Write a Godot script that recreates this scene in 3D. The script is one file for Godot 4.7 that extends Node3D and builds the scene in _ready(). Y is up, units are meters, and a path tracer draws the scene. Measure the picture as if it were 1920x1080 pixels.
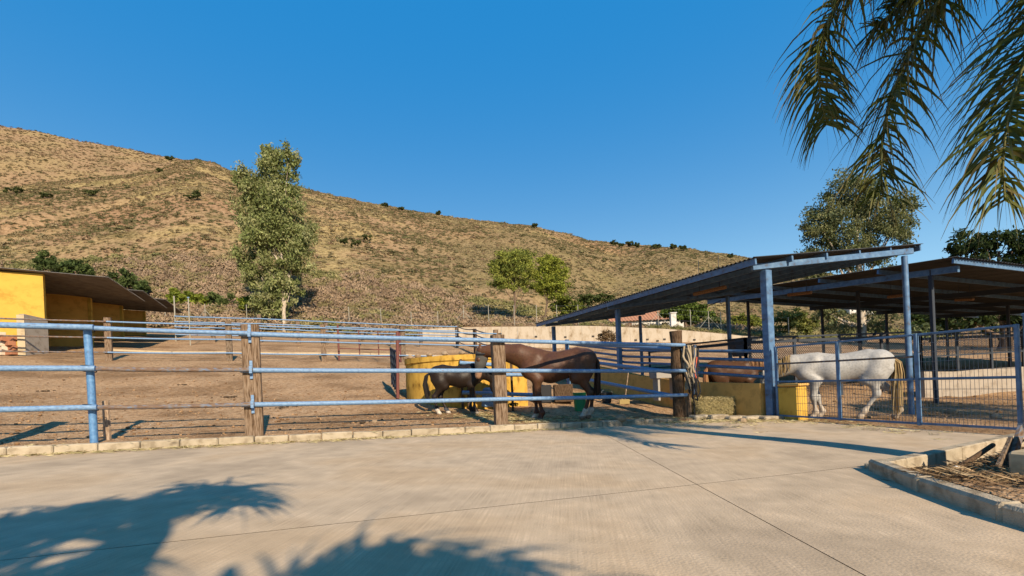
extends Node3D
# Horse yard under a dry hill: a rolled, lens-shifted camera, a low warm sun behind the camera on the right.

const ROLL := 0.045
const FPX := 900.0
const EYE := Vector3(0, 0.8, 0)
var lean := Basis(Vector3(0, 0, 1), -ROLL)
var rng := RandomNumberGenerator.new()
var bump_noise := FastNoiseLite.new()
var hill_noise := FastNoiseLite.new()
var fine_noise := FastNoiseLite.new()
var yard_outline := PackedVector2Array([Vector2(-34, -4.4), Vector2(3.6, 10.87), Vector2(5.55, 10.72), Vector2(6.72, 8.05), Vector2(7.3, 6.62), Vector2(6.9, 6.55), Vector2(3.6, 4.9), Vector2(3.3, 3.9), Vector2(3.12, 2.85), Vector2(3.1, -14), Vector2(-34, -14)])
var M := {}
var taken := {}

# ------------------------------------------------------------------ mesh helper
class Shape:
	var v := PackedVector3Array()
	var n := PackedVector3Array()
	var uv := PackedVector2Array()
	var c := PackedColorArray()
	var ix := PackedInt32Array()
	var col := Color(1, 1, 1)
	var flat := false

	func vert(p: Vector3, nn := Vector3.UP, t := Vector2.ZERO) -> int:
		v.append(p)
		n.append(nn)
		uv.append(t)
		c.append(col)
		return v.size() - 1

	func poly(pts: Array, outward: Vector3) -> void:
		var nn: Vector3 = (pts[1] - pts[0]).cross(pts[2] - pts[0]).normalized()
		var turn := nn.dot(outward) < 0.0
		if turn:
			nn = -nn
		var b := v.size()
		for p in pts:
			vert(p, nn, Vector2(p.x, p.z))
		for i in range(1, pts.size() - 1):
			if turn:
				ix.append_array([b, b + i, b + i + 1])
			else:
				ix.append_array([b, b + i + 1, b + i])

	func box(t: Transform3D, s: Vector3, bev := 0.0) -> void:
		var h := s / 2.0
		var o := t.origin
		if bev <= 0.0:
			for ax in 3:
				for sg in [-1.0, 1.0]:
					var pts := []
					for q in [[-1, -1], [1, -1], [1, 1], [-1, 1]]:
						var p := Vector3.ZERO
						p[ax] = sg * h[ax]
						p[(ax + 1) % 3] = q[0] * h[(ax + 1) % 3]
						p[(ax + 2) % 3] = q[1] * h[(ax + 2) % 3]
						pts.append(t * p)
					var d := Vector3.ZERO
					d[ax] = sg
					poly(pts, t.basis * d)
			return
		for ax in 3:
			var b1 := (ax + 1) % 3
			var b2 := (ax + 2) % 3
			for sg in [-1.0, 1.0]:
				var pts := []
				for q in [[-1, -1], [1, -1], [1, 1], [-1, 1]]:
					var p := Vector3.ZERO
					p[ax] = sg * h[ax]
					p[b1] = q[0] * (h[b1] - bev)
					p[b2] = q[1] * (h[b2] - bev)
					pts.append(t * p)
				var d := Vector3.ZERO
				d[ax] = sg
				poly(pts, t.basis * d)
			for s1 in [-1.0, 1.0]:
				for s2 in [-1.0, 1.0]:
					var e := []
					for k in [[-1.0, 0], [1.0, 0], [1.0, 1], [-1.0, 1]]:
						var p := Vector3.ZERO
						p[ax] = k[0] * (h[ax] - bev)
						p[b1] = s1 * (h[b1] - (bev if k[1] == 0 else 0.0))
						p[b2] = s2 * (h[b2] - (0.0 if k[1] == 0 else bev))
						e.append(t * p)
					var d := Vector3.ZERO
					d[b1] = s1
					d[b2] = s2
					poly(e, t.basis * d)
		for sx in [-1.0, 1.0]:
			for sy in [-1.0, 1.0]:
				for sz in [-1.0, 1.0]:
					var k := Vector3(sx, sy, sz)
					var q := k * (h - Vector3(bev, bev, bev))
					poly([t * (q + Vector3(sx * bev, 0, 0)), t * (q + Vector3(0, sy * bev, 0)), t * (q + Vector3(0, 0, sz * bev))], t.basis * k)

	# bar between two points with a rectangular section
	func bar(a: Vector3, b: Vector3, w: float, d: float, bev := 0.0, up := Vector3.UP) -> void:
		var y := (b - a).normalized()
		var x := y.cross(up)
		if x.length() < 0.05:
			x = y.cross(Vector3(0, 0, 1))
		x = x.normalized()
		var z := x.cross(y).normalized()
		box(Transform3D(Basis(x, y, z), (a + b) / 2.0), Vector3(w, a.distance_to(b), d), bev)

	func tube(pts: Array, radii, sides := 8, cap := true) -> void:
		var m := pts.size()
		var u := Vector3.UP
		var d0: Vector3 = (pts[1] - pts[0]).normalized()
		if absf(d0.dot(u)) > 0.9:
			u = Vector3.RIGHT
		var base := v.size()
		var along := 0.0
		for i in m:
			var d: Vector3 = (pts[mini(i + 1, m - 1)] - pts[maxi(i - 1, 0)]).normalized()
			var s := d.cross(u).normalized()
			u = s.cross(d).normalized()
			var r: float = radii[i] if radii is Array else radii
			if i > 0:
				along += pts[i].distance_to(pts[i - 1])
			for k in sides:
				var a := TAU * k / sides
				var o := s * cos(a) + u * sin(a)
				vert(pts[i] + o * r, o, Vector2(float(k) / sides, along))
		for i in m - 1:
			for k in sides:
				var a := base + i * sides + k
				var b := base + i * sides + (k + 1) % sides
				ix.append_array([a, b, a + sides, b, b + sides, a + sides])
		if cap:
			for e in [0, m - 1]:
				var d: Vector3 = (pts[0] - pts[1]) if e == 0 else (pts[m - 1] - pts[m - 2])
				var ring := []
				for k in sides:
					ring.append(v[base + e * sides + k])
				poly(ring, d)

	func leaf(p: Vector3, along: Vector3, across: Vector3) -> void:
		var b := v.size()
		v.append_array([p - along, p + across, p + along, p - across])
		c.append_array([col, col, col, col])
		ix.append_array([b, b + 1, b + 2, b, b + 2, b + 3])

	func mesh() -> ArrayMesh:
		var a := []
		a.resize(Mesh.ARRAY_MAX)
		a[Mesh.ARRAY_VERTEX] = v
		if not flat and n.size() == v.size():
			a[Mesh.ARRAY_NORMAL] = n
			a[Mesh.ARRAY_TEX_UV] = uv
			a[Mesh.ARRAY_TEX_UV2] = uv
		a[Mesh.ARRAY_COLOR] = c
		a[Mesh.ARRAY_INDEX] = ix
		var m := ArrayMesh.new()
		m.add_surface_from_arrays(Mesh.PRIMITIVE_TRIANGLES, a)
		return m

# ------------------------------------------------------------------ places
func view_point(px: float, py: float, z: float) -> Vector3:
	return EYE + lean * Vector3((px - 960.0) / FPX * z, (722.0 - py) / FPX * z, -z)

func behind_fence(x: float, zf: float) -> float:
	return (zf - 9.65 - 0.406 * x) * 0.9266

func rise(s: float) -> float:
	return 0.15 * s * s / (s + 3.0) if s > 0.0 else 0.0

func yard_height(x: float, zf: float) -> float:
	return -0.0353 * x - 0.1 * (1.0 - smoothstep(2.2, 5.8, x) * smoothstep(4.5, 7.0, zf))

func dirt_height(x: float, zf: float) -> float:
	var k := smoothstep(3.5, 9.0, x)
	var s := behind_fence(x, zf)
	var r := lerpf(rise(s), rise(zf - 11.0), k)
	var rough := smoothstep(0.6, 4.0, maxf(s, (zf - 11.0) if x > 6.0 else -1.0))
	return -0.0353 * x + r + rough * (0.055 * bump_noise.get_noise_2d(x * 5.0, zf * 5.0) + 0.10 * bump_noise.get_noise_2d(x * 0.9 + 50.0, zf * 0.9)) + 0.012 * bump_noise.get_noise_2d(x * 11.0, zf * 11.0)

func in_yard(x: float, zf: float) -> bool:
	return Geometry2D.is_point_in_polygon(Vector2(x, zf), yard_outline)

func ground_height(x: float, zf: float) -> float:
	if in_yard(x, zf):
		return yard_height(x, zf)
	return dirt_height(x, zf)

func on_ground(x: float, zf: float, h := 0.0) -> Vector3:
	return Vector3(x, ground_height(x, zf) + h, -zf)

# the point of the ground at depth zf that is seen in that column
func ground_at(px: float, zf: float, h := 0.0) -> Vector3:
	var x := (px - 960.0) / FPX * zf
	for i in 4:
		var y := ground_height(x, zf) - EYE.y
		x = ((px - 960.0) / FPX * zf + y * sin(ROLL)) / cos(ROLL)
	return on_ground(x, zf, h)

func table(t: Array, x: float) -> float:
	if x <= t[0][0]:
		return t[0][1]
	for i in range(1, t.size()):
		if x <= t[i][0]:
			return lerpf(t[i - 1][1], t[i][1], (x - t[i - 1][0]) / (t[i][0] - t[i - 1][0]))
	return t[-1][1]

var crest := [[-900, 430], [-400, 395], [0, 352], [118, 339], [250, 327], [300, 317], [340, 304], [370, 300], [400, 306], [440, 323], [500, 338], [560, 350], [630, 368], [700, 383], [760, 393], [830, 405], [900, 414], [1000, 424], [1060, 437], [1100, 447], [1160, 458], [1230, 461], [1290, 466], [1380, 480], [1480, 497], [1600, 520], [1750, 540], [1920, 556], [2400, 585], [2800, 600]]
var crest_depth := [[-900, 150], [0, 165], [370, 190], [560, 190], [1000, 180], [1380, 170], [1920, 150], [2800, 140]]
var foot_depth := [[-900, 49], [700, 50], [1000, 60], [1150, 82], [1400, 84], [1920, 70], [2800, 70]]
var wall_top := [[780, 618], [870, 614], [960, 613], [1105, 611], [1250, 617], [1330, 624], [1400, 631], [1440, 635], [1560, 640]]
var far_crest := [[-900, 140], [-400, 190], [0, 236], [75, 247], [150, 264], [225, 275], [300, 292], [330, 296], [370, 304], [450, 335], [700, 400], [1000, 470]]

# height of the near hill at the column px and depth zf
func hill_point(px: float, zf: float) -> Vector3:
	var zr := table(crest_depth, px)
	var z0 := 46.0
	var zfoot := table(foot_depth, px)
	var low := ground_at(px, z0).y
	var step := smoothstep(790.0, 880.0, px) * (1.0 - smoothstep(1560.0, 1650.0, px))
	low = lerpf(low - 0.3 * (1.0 - smoothstep(46.0, 49.0, zf)), view_point(px, table(wall_top, px) - 1.0, z0).y, step)
	var foot := view_point(px, minf(table(wall_top, px) - 2.0, lerpf(614.0, 603.0, 1.0 - smoothstep(900.0, 1100.0, px))), zfoot).y
	foot = maxf(foot, low + (zfoot - z0) * 0.08)
	var top := view_point(px, table(crest, px), zr)
	var y: float
	if zf <= zfoot:
		y = lerpf(low, foot, (zf - z0) / (zfoot - z0))
	else:
		var t := (zf - zfoot) / (zr - zfoot)
		if t <= 1.0:
			y = lerpf(foot, top.y, t * (1.1 - 0.1 * t))
		else:
			y = top.y - (zf - zr) * 0.35
	var x := (px - 960.0) / FPX * zf + (y - EYE.y) * sin(ROLL)
	var t2 := clampf((zf - zfoot) / (zr - zfoot), 0.0, 1.0)
	var amp := 0.5 * smoothstep(0.0, 0.1, t2) + 3.4 * t2 * (1.0 - t2) * 4.0 * 0.55
	y += amp * hill_noise.get_noise_2d(x, zf) + 0.5 * smoothstep(0.0, 0.08, t2) * fine_noise.get_noise_2d(x * 1.0, zf * 1.0)
	y -= 4.2 * t2 * (1.0 - t2) * 4.0 * maxf(0.0, 1.0 - absf(hill_noise.get_noise_2d(x * 0.55 + 300.0, zf * 0.35)) * 7.0) * 0.5
	return Vector3(x, y, -zf)

func far_hill_point(px: float, zf: float) -> Vector3:
	var zr := 340.0
	var top := view_point(px, table(far_crest, px), zr)
	var low := view_point(px, 420, 190.0)
	var t := (zf - 190.0) / (zr - 190.0)
	var y := lerpf(low.y, top.y, t * (1.08 - 0.08 * t)) if t <= 1.0 else top.y - (zf - zr) * 0.4
	var x := (px - 960.0) / FPX * zf + (y - EYE.y) * sin(ROLL)
	var tt := clampf(t, 0.0, 1.0)
	y += 9.0 * tt * (1.0 - tt) * hill_noise.get_noise_2d(x * 0.6 + 900.0, zf * 0.6) + 0.9 * fine_noise.get_noise_2d(x * 0.7, zf * 0.7)
	return Vector3(x, y, -zf)

# ------------------------------------------------------------------ objects
func numbered(called: String) -> String:
	if not taken.has(called):
		taken[called] = 0
		return called
	taken[called] += 1
	return "%s_%03d" % [called, taken[called]]

func thing(called: String, label: String, category: String, at := Vector3.ZERO, turn := 0.0, group := "") -> Node3D:
	var o := Node3D.new()
	o.name = numbered(called)
	add_child(o)
	o.position = at
	o.rotation.y = turn
	o.set_meta("label", label)
	o.set_meta("category", category)
	if group:
		o.set_meta("group", group)
	return o

func part(called: String, m, mat: Material, parent: Node3D, t := Transform3D()) -> MeshInstance3D:
	var o := MeshInstance3D.new()
	o.name = called
	o.mesh = m.mesh() if m is Shape else m
	o.material_override = mat
	parent.add_child(o, true)
	o.transform = t
	return o

func solo(called: String, m, mat: Material, label: String, category: String, at := Vector3.ZERO, group := "", turn := 0.0) -> MeshInstance3D:
	var o := part(numbered(called), m, mat, self, Transform3D(Basis(Vector3.UP, turn), at))
	o.set_meta("label", label)
	o.set_meta("category", category)
	if group:
		o.set_meta("group", group)
	return o

func setting(called: String, m, mat: Material, label := "") -> MeshInstance3D:
	var o := part(numbered(called), m, mat, self)
	o.set_meta("kind", "structure")
	if label:
		o.set_meta("label", label)
	return o

func copies(called: String, m: Mesh, mat: Material, at: Array, cols: Array, parent: Node3D) -> MultiMeshInstance3D:
	var mm := MultiMesh.new()
	mm.transform_format = MultiMesh.TRANSFORM_3D
	mm.use_colors = true
	mm.mesh = m
	mm.instance_count = at.size()
	for i in at.size():
		mm.set_instance_transform(i, at[i])
		mm.set_instance_color(i, cols[i])
	var o := MultiMeshInstance3D.new()
	o.name = called
	o.multimesh = mm
	o.material_override = mat
	parent.add_child(o, true)
	o.set_meta("kind", "stuff")
	return o

# ------------------------------------------------------------------ materials
func lin(r: float, g: float, b: float) -> Color:
	return Color(r, g, b).linear_to_srgb()

func noise_texture(sd: int, freq: float, stops: Array, opt := {}) -> NoiseTexture2D:
	var f := FastNoiseLite.new()
	f.seed = sd
	f.frequency = freq
	f.noise_type = opt.get("type", FastNoiseLite.TYPE_SIMPLEX_SMOOTH)
	f.fractal_octaves = opt.get("octaves", 4)
	f.fractal_gain = opt.get("gain", 0.55)
	var t := NoiseTexture2D.new()
	t.width = opt.get("size", 512)
	t.height = opt.get("size", 512)
	t.seamless = true
	t.noise = f
	if opt.get("normal", 0.0) > 0.0:
		t.as_normal_map = true
		t.bump_strength = opt.normal
	if stops:
		var g := Gradient.new()
		var offs := PackedFloat32Array()
		var cs := PackedColorArray()
		for s in stops:
			offs.append(s[0])
			cs.append(lin(s[1], s[2], s[3]))
		g.offsets = offs
		g.colors = cs
		t.color_ramp = g
	return t

func surface(called: String, color: Color, rough: float, opt := {}) -> StandardMaterial3D:
	var m := StandardMaterial3D.new()
	m.resource_name = called
	m.albedo_color = color
	m.roughness = rough
	m.metallic_specular = opt.get("spec", 0.4)
	m.metallic = opt.get("metal", 0.0)
	if opt.has("tex"):
		m.albedo_texture = opt.tex
	if opt.has("scale"):
		m.uv1_triplanar = true
		m.uv1_world_triplanar = opt.get("world", false)
		m.uv1_scale = opt.scale
	if opt.has("bump"):
		m.heightmap_enabled = true
		m.heightmap_texture = opt.bump
		m.heightmap_scale = opt.get("depth", 1.0)
	if opt.has("detail"):
		m.detail_enabled = true
		m.detail_albedo = opt.detail
		m.detail_blend_mode = BaseMaterial3D.BLEND_MODE_MUL
		m.detail_uv_layer = BaseMaterial3D.DETAIL_UV_2
		m.uv2_triplanar = true
		m.uv2_world_triplanar = opt.get("world", false)
		m.uv2_scale = opt.detail_scale
	if opt.get("vertex", false):
		m.vertex_color_use_as_albedo = true
	if opt.has("backlight"):
		m.backlight_enabled = true
		m.backlight = opt.backlight
	M[called] = m
	return m

# brushed concrete: fine lines that come and go, and grit
func broomed() -> ImageTexture:
	var f := FastNoiseLite.new()
	f.seed = 11
	f.frequency = 0.11
	f.fractal_octaves = 2
	var lines := f.get_seamless_image(1024, 20)
	lines.resize(1024, 1024, Image.INTERPOLATE_CUBIC)
	f.seed = 12
	f.frequency = 0.3
	var grit := f.get_seamless_image(1024, 1024)
	f.seed = 13
	f.frequency = 0.006
	f.fractal_octaves = 4
	var where := f.get_seamless_image(1024, 1024)
	var a := lines.get_data()
	var b := grit.get_data()
	var c := where.get_data()
	var out := PackedByteArray()
	out.resize(1024 * 1024 * 3)
	for i in 1024 * 1024:
		var k := 0.25 + 1.5 * absf(c[i] / 255.0 - 0.5)
		var v := 0.86 + (a[i] / 255.0 - 0.5) * 0.17 * k + (b[i] / 255.0 - 0.5) * 0.09 + (c[i] / 255.0 - 0.5) * 0.10
		out[i * 3] = clampi(int(v * 213.0), 0, 255)
		out[i * 3 + 1] = clampi(int((v * 1.0 - 0.002) * 190.0), 0, 255)
		out[i * 3 + 2] = clampi(int((v * 1.02 - 0.03) * 162.0), 0, 255)
	return ImageTexture.create_from_image(Image.create_from_data(1024, 1024, false, Image.FORMAT_RGB8, out))

func make_materials() -> void:
	var white := lin(1, 1, 1)
	var soft := noise_texture(3, 0.008, [[0.25, 0.62, 0.62, 0.62], [0.5, 0.86, 0.85, 0.84], [0.75, 1, 1, 1]])
	var speckle := noise_texture(5, 0.09, [[0.2, 0.66, 0.64, 0.62], [0.5, 0.9, 0.9, 0.9], [0.8, 1, 1, 1]])
	var grain_bump := noise_texture(7, 0.12, [])
	# concrete with broom lines along its second axis
	var stains := noise_texture(12, 0.006, [[0.2, 0.78, 0.78, 0.785], [0.40, 0.93, 0.93, 0.935], [0.55, 1, 0.99, 0.98], [0.8, 0.92, 0.875, 0.815]], {"octaves": 5})
	surface("concrete", white, 0.9, {"tex": broomed(), "bump": noise_texture(13, 0.2, [], {"size": 512, "octaves": 3}), "depth": 0.25, "spec": 0.25, "detail": stains, "detail_scale": Vector3(0.11, 0.11, 0.11)})
	M.concrete.uv1_scale = Vector3(0.45, 0.45, 1)
	surface("slab_joint", lin(0.09, 0.075, 0.06), 1.0)
	for k in 4:
		var tone: float = [1.0, 0.92, 0.97, 0.86][k]
		surface("kerb_%s" % ["pale", "grey", "sandy", "dull"][k], lin(0.42 * tone, 0.35 * tone, 0.255 * tone), 0.92, {"tex": noise_texture(20 + k, 0.02, [[0.2, 0.55, 0.52, 0.48], [0.42, 0.85, 0.84, 0.82], [0.7, 1, 1, 1]], {"size": 256, "octaves": 5}), "scale": Vector3(0.9, 0.9, 0.9), "bump": grain_bump, "depth": 0.5, "world": true, "spec": 0.2})
	var dirt_tex := noise_texture(31, 0.02, [[0.2, 0.25, 0.15, 0.08], [0.4, 0.41, 0.26, 0.145], [0.6, 0.475, 0.31, 0.18], [0.8, 0.55, 0.39, 0.245]], {"size": 1024, "octaves": 6, "gain": 0.65})
	surface("dirt", white, 1.0, {"tex": dirt_tex, "scale": Vector3(0.28, 0.28, 0.28), "world": true, "bump": noise_texture(33, 0.06, [], {"size": 1024, "octaves": 5, "gain": 0.7}), "depth": 6.0, "detail": noise_texture(34, 0.012, [[0.25, 0.58, 0.55, 0.52], [0.45, 0.86, 0.84, 0.82], [0.6, 0.98, 0.98, 0.98], [0.8, 1, 1, 1]]), "detail_scale": Vector3(0.045, 0.045, 0.045), "spec": 0.1})
	surface("soil", lin(0.75, 0.75, 0.75), 1.0, {"tex": dirt_tex, "scale": Vector3(0.5, 0.5, 0.5), "world": true, "spec": 0.1, "bump": grain_bump, "depth": 2.0})
	var hill_tex := noise_texture(41, 0.03, [[0.2, 0.36, 0.33, 0.28], [0.42, 0.72, 0.70, 0.66], [0.58, 0.92, 0.91, 0.9], [0.75, 1, 1, 1]], {"size": 1024, "octaves": 6, "gain": 0.8})
	surface("hill_ground", lin(1, 1, 1), 1.0, {"tex": hill_tex, "scale": Vector3(0.035, 0.035, 0.035), "world": true, "vertex": true, "spec": 0.1, "bump": hill_tex, "depth": 60.0})
	# plants: the colour is in the faces
	surface("leafage", lin(1, 1, 1), 0.75, {"vertex": true, "spec": 0.25, "backlight": lin(0.6, 0.62, 0.35)})
	surface("scrub", lin(1, 1, 1), 0.95, {"vertex": true, "spec": 0.1})
	surface("palm_leaf", lin(1, 1, 1), 0.5, {"vertex": true, "spec": 0.28, "backlight": lin(0.5, 0.5, 0.2)})
	surface("straw", lin(1, 1, 1), 0.85, {"vertex": true, "spec": 0.2})
	var bark_tex := noise_texture(51, 0.03, [[0.2, 0.42, 0.38, 0.33], [0.5, 0.85, 0.82, 0.78], [0.8, 1, 1, 1]], {"size": 256, "octaves": 5})
	surface("pale_bark", lin(0.52, 0.45, 0.36), 0.9, {"tex": bark_tex, "scale": Vector3(0.6, 0.25, 0.6), "bump": bark_tex, "depth": 1.0})
	surface("dark_bark", lin(0.17, 0.12, 0.085), 0.95, {"tex": bark_tex, "scale": Vector3(1.2, 0.5, 1.2), "bump": bark_tex, "depth": 2.0})
	surface("palm_bark", lin(0.26, 0.21, 0.165), 0.95, {"tex": bark_tex, "scale": Vector3(0.5, 2.2, 0.5), "bump": bark_tex, "depth": 2.0})
	# wood
	var wood := noise_texture(61, 0.035, [[0.15, 0.10, 0.065, 0.04], [0.35, 0.24, 0.17, 0.115], [0.55, 0.36, 0.275, 0.20], [0.8, 0.47, 0.38, 0.29]], {"size": 512, "octaves": 5, "gain": 0.6})
	var wood_bump := noise_texture(61, 0.035, [], {"size": 512, "octaves": 5, "gain": 0.6})
	surface("timber", lin(0.55, 0.50, 0.46), 0.9, {"tex": wood, "scale": Vector3(1.5, 0.16, 1.5), "bump": wood_bump, "depth": 1.6, "spec": 0.2})
	surface("timber_grey", lin(0.48, 0.46, 0.44), 0.9, {"tex": wood, "scale": Vector3(1.4, 0.2, 1.4), "bump": wood_bump, "depth": 1.6, "spec": 0.2})
	surface("timber_dark", lin(0.30, 0.25, 0.21), 0.92, {"tex": wood, "scale": Vector3(2.4, 0.35, 2.4), "bump": wood_bump, "depth": 2.0, "spec": 0.2})
	surface("board", lin(0.95, 0.9, 0.86), 0.88, {"tex": wood, "scale": Vector3(2.0, 0.3, 2.0), "spec": 0.2})
	surface("brown_strip", lin(0.75, 0.5, 0.3), 0.8, {"tex": wood, "scale": Vector3(1.5, 1.5, 1.5)})
	# painted and rusty metal
	var chips := noise_texture(71, 0.03, [[0.0, 0.16, 0.085, 0.05], [0.18, 0.16, 0.10, 0.07], [0.25, 0.09, 0.18, 0.33], [0.5, 0.135, 0.235, 0.385], [0.8, 0.21, 0.32, 0.46]], {"size": 512, "octaves": 5, "gain": 0.6})
	surface("rail_blue", lin(1, 1, 1), 0.55, {"tex": chips, "scale": Vector3(0.9, 1.6, 1.6), "spec": 0.45})
	surface("post_blue", lin(0.62, 0.85, 1.0), 0.5, {"tex": chips, "scale": Vector3(1.2, 0.7, 1.2), "spec": 0.5})
	var rusted := noise_texture(73, 0.02, [[0.1, 0.08, 0.045, 0.028], [0.45, 0.15, 0.095, 0.065], [0.62, 0.19, 0.145, 0.11], [0.72, 0.13, 0.18, 0.26], [0.9, 0.13, 0.21, 0.34]], {"size": 512, "octaves": 5})
	surface("rail_rusty", lin(1, 1, 1), 0.8, {"tex": rusted, "scale": Vector3(0.5, 1.8, 1.8), "spec": 0.3})
	surface("shed_blue", lin(0.62, 0.66, 0.70), 0.5, {"tex": noise_texture(74, 0.015, [[0.1, 0.10, 0.10, 0.12], [0.3, 0.10, 0.19, 0.33], [0.6, 0.13, 0.25, 0.42], [0.9, 0.24, 0.37, 0.52]], {"size": 512, "octaves": 5}), "scale": Vector3(0.6, 0.6, 0.6), "spec": 0.5, "metal": 0.0})
	surface("shed_dark", lin(0.035, 0.042, 0.055), 0.7)
	surface("maroon", lin(0.16, 0.055, 0.045), 0.7, {"tex": speckle, "scale": Vector3(1.5, 1.5, 1.5)})
	surface("roof_sheet", lin(0.075, 0.072, 0.068), 0.8, {"tex": soft, "scale": Vector3(0.35, 0.35, 0.35), "spec": 0.25})
	surface("stable_sheet", lin(0.20, 0.175, 0.15), 0.85, {"tex": soft, "scale": Vector3(0.35, 0.35, 0.35), "spec": 0.2})
	surface("galvanised", lin(0.22, 0.235, 0.25), 0.5, {"metal": 0.5, "tex": speckle, "scale": Vector3(2, 2, 2)})
	surface("wire", lin(0.16, 0.17, 0.18), 0.6, {"metal": 0.3})
	surface("pole_pale", lin(0.30, 0.28, 0.23), 0.7)
	# walls
	var plaster := noise_texture(81, 0.01, [[0.15, 0.70, 0.66, 0.62], [0.4, 0.94, 0.93, 0.92], [0.7, 1, 1, 1]], {"octaves": 6, "gain": 0.6})
	surface("yellow_wall", lin(0.55, 0.34, 0.063), 0.85, {"tex": plaster, "scale": Vector3(0.35, 0.35, 0.35), "bump": grain_bump, "depth": 0.3, "spec": 0.2})
	surface("orange_wall", lin(0.78, 0.43, 0.10), 0.9, {"tex": plaster, "scale": Vector3(0.4, 0.4, 0.4), "spec": 0.2})
	surface("cream_wall", lin(0.46, 0.37, 0.24), 0.9, {"tex": plaster, "scale": Vector3(0.5, 0.5, 0.5), "spec": 0.2})
	surface("tank_yellow", lin(0.55, 0.33, 0.062), 0.8, {"tex": noise_texture(83, 0.014, [[0.15, 0.28, 0.25, 0.22], [0.34, 0.72, 0.68, 0.62], [0.5, 0.9, 0.88, 0.86], [0.7, 1, 1, 1]], {"octaves": 6, "gain": 0.6}), "scale": Vector3(0.7, 0.3, 0.7), "bump": grain_bump, "depth": 0.4, "spec": 0.25})
	surface("grey_render", lin(0.33, 0.28, 0.225), 0.95, {"tex": plaster, "scale": Vector3(0.6, 0.6, 0.6)})
	surface("ochre_wall", lin(0.62, 0.35, 0.10), 0.92, {"tex": noise_texture(84, 0.012, [[0.1, 0.7, 0.7, 0.74], [0.35, 0.85, 0.85, 0.86], [0.5, 1, 1, 1]], {"octaves": 5}), "scale": Vector3(0.5, 0.5, 0.5), "spec": 0.2})
	surface("white_wall", lin(0.43, 0.365, 0.285), 0.95, {"tex": noise_texture(85, 0.012, [[0.12, 0.45, 0.38, 0.3], [0.3, 0.82, 0.78, 0.72], [0.6, 1, 1, 1]], {"octaves": 6, "gain": 0.65}), "scale": Vector3(0.2, 0.12, 0.2), "spec": 0.1})
	surface("house_white", lin(0.60, 0.58, 0.54), 0.9, {"tex": plaster, "scale": Vector3(0.2, 0.2, 0.2)})
	surface("roof_tile", lin(0.42, 0.20, 0.115), 0.9, {"tex": speckle, "scale": Vector3(0.3, 0.3, 0.3)})
	surface("opening", lin(0.035, 0.03, 0.026), 0.7)
	surface("brown_door", lin(0.13, 0.065, 0.035), 0.7)
	surface("stone", lin(0.33, 0.245, 0.165), 0.95, {"vertex": true, "tex": speckle, "scale": Vector3(2, 2, 2)})
	surface("manure", lin(0.075, 0.05, 0.028), 1.0, {"tex": speckle, "scale": Vector3(5, 5, 5)})
	surface("brown_brick", lin(0.40, 0.17, 0.09), 0.95, {"tex": speckle, "scale": Vector3(3, 3, 3)})
	surface("block_cream", lin(0.66, 0.55, 0.42), 0.95, {"tex": speckle, "scale": Vector3(2, 2, 2)})
	# animals
	surface("coat", lin(1, 1, 1), 0.5, {"vertex": true, "spec": 0.35, "bump": noise_texture(93, 0.014, [], {"size": 256, "octaves": 2}), "depth": 0.35, "tex": noise_texture(91, 0.03, [[0.2, 0.72, 0.72, 0.72], [0.5, 0.95, 0.95, 0.95], [0.8, 1, 1, 1]], {"size": 256}), "scale": Vector3(2.2, 2.2, 2.2)})
	pass
	surface("hair", lin(1, 1, 1), 0.6, {"vertex": true, "spec": 0.35})
	surface("mask_mesh", lin(0.075, 0.07, 0.062), 0.75, {"tex": noise_texture(92, 0.3, [[0.3, 0.7, 0.7, 0.7], [0.7, 1, 1, 1]], {"size": 128, "octaves": 1}), "scale": Vector3(3, 3, 3)})
	surface("mask_edge", lin(0.015, 0.016, 0.02), 0.7)
	# small things
	surface("rope_beige", lin(0.34, 0.27, 0.18), 0.95)
	surface("rope_black", lin(0.02, 0.02, 0.022), 0.8)
	surface("rope_blue", lin(0.07, 0.10, 0.16), 0.8)
	surface("rope_red", lin(0.50, 0.10, 0.06), 0.8)
	surface("green_plastic", lin(0.015, 0.20, 0.07), 0.45)
	surface("black_plastic", lin(0.018, 0.018, 0.02), 0.5)
	surface("pvc", lin(0.62, 0.60, 0.55), 0.5)
	surface("feeder_blue", lin(0.03, 0.055, 0.10), 0.55)
	surface("trough_pale", lin(0.34, 0.31, 0.27), 0.9, {"tex": speckle, "scale": Vector3(2, 2, 2)})
	surface("bird_dark", lin(0.03, 0.03, 0.035), 0.7)

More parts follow.
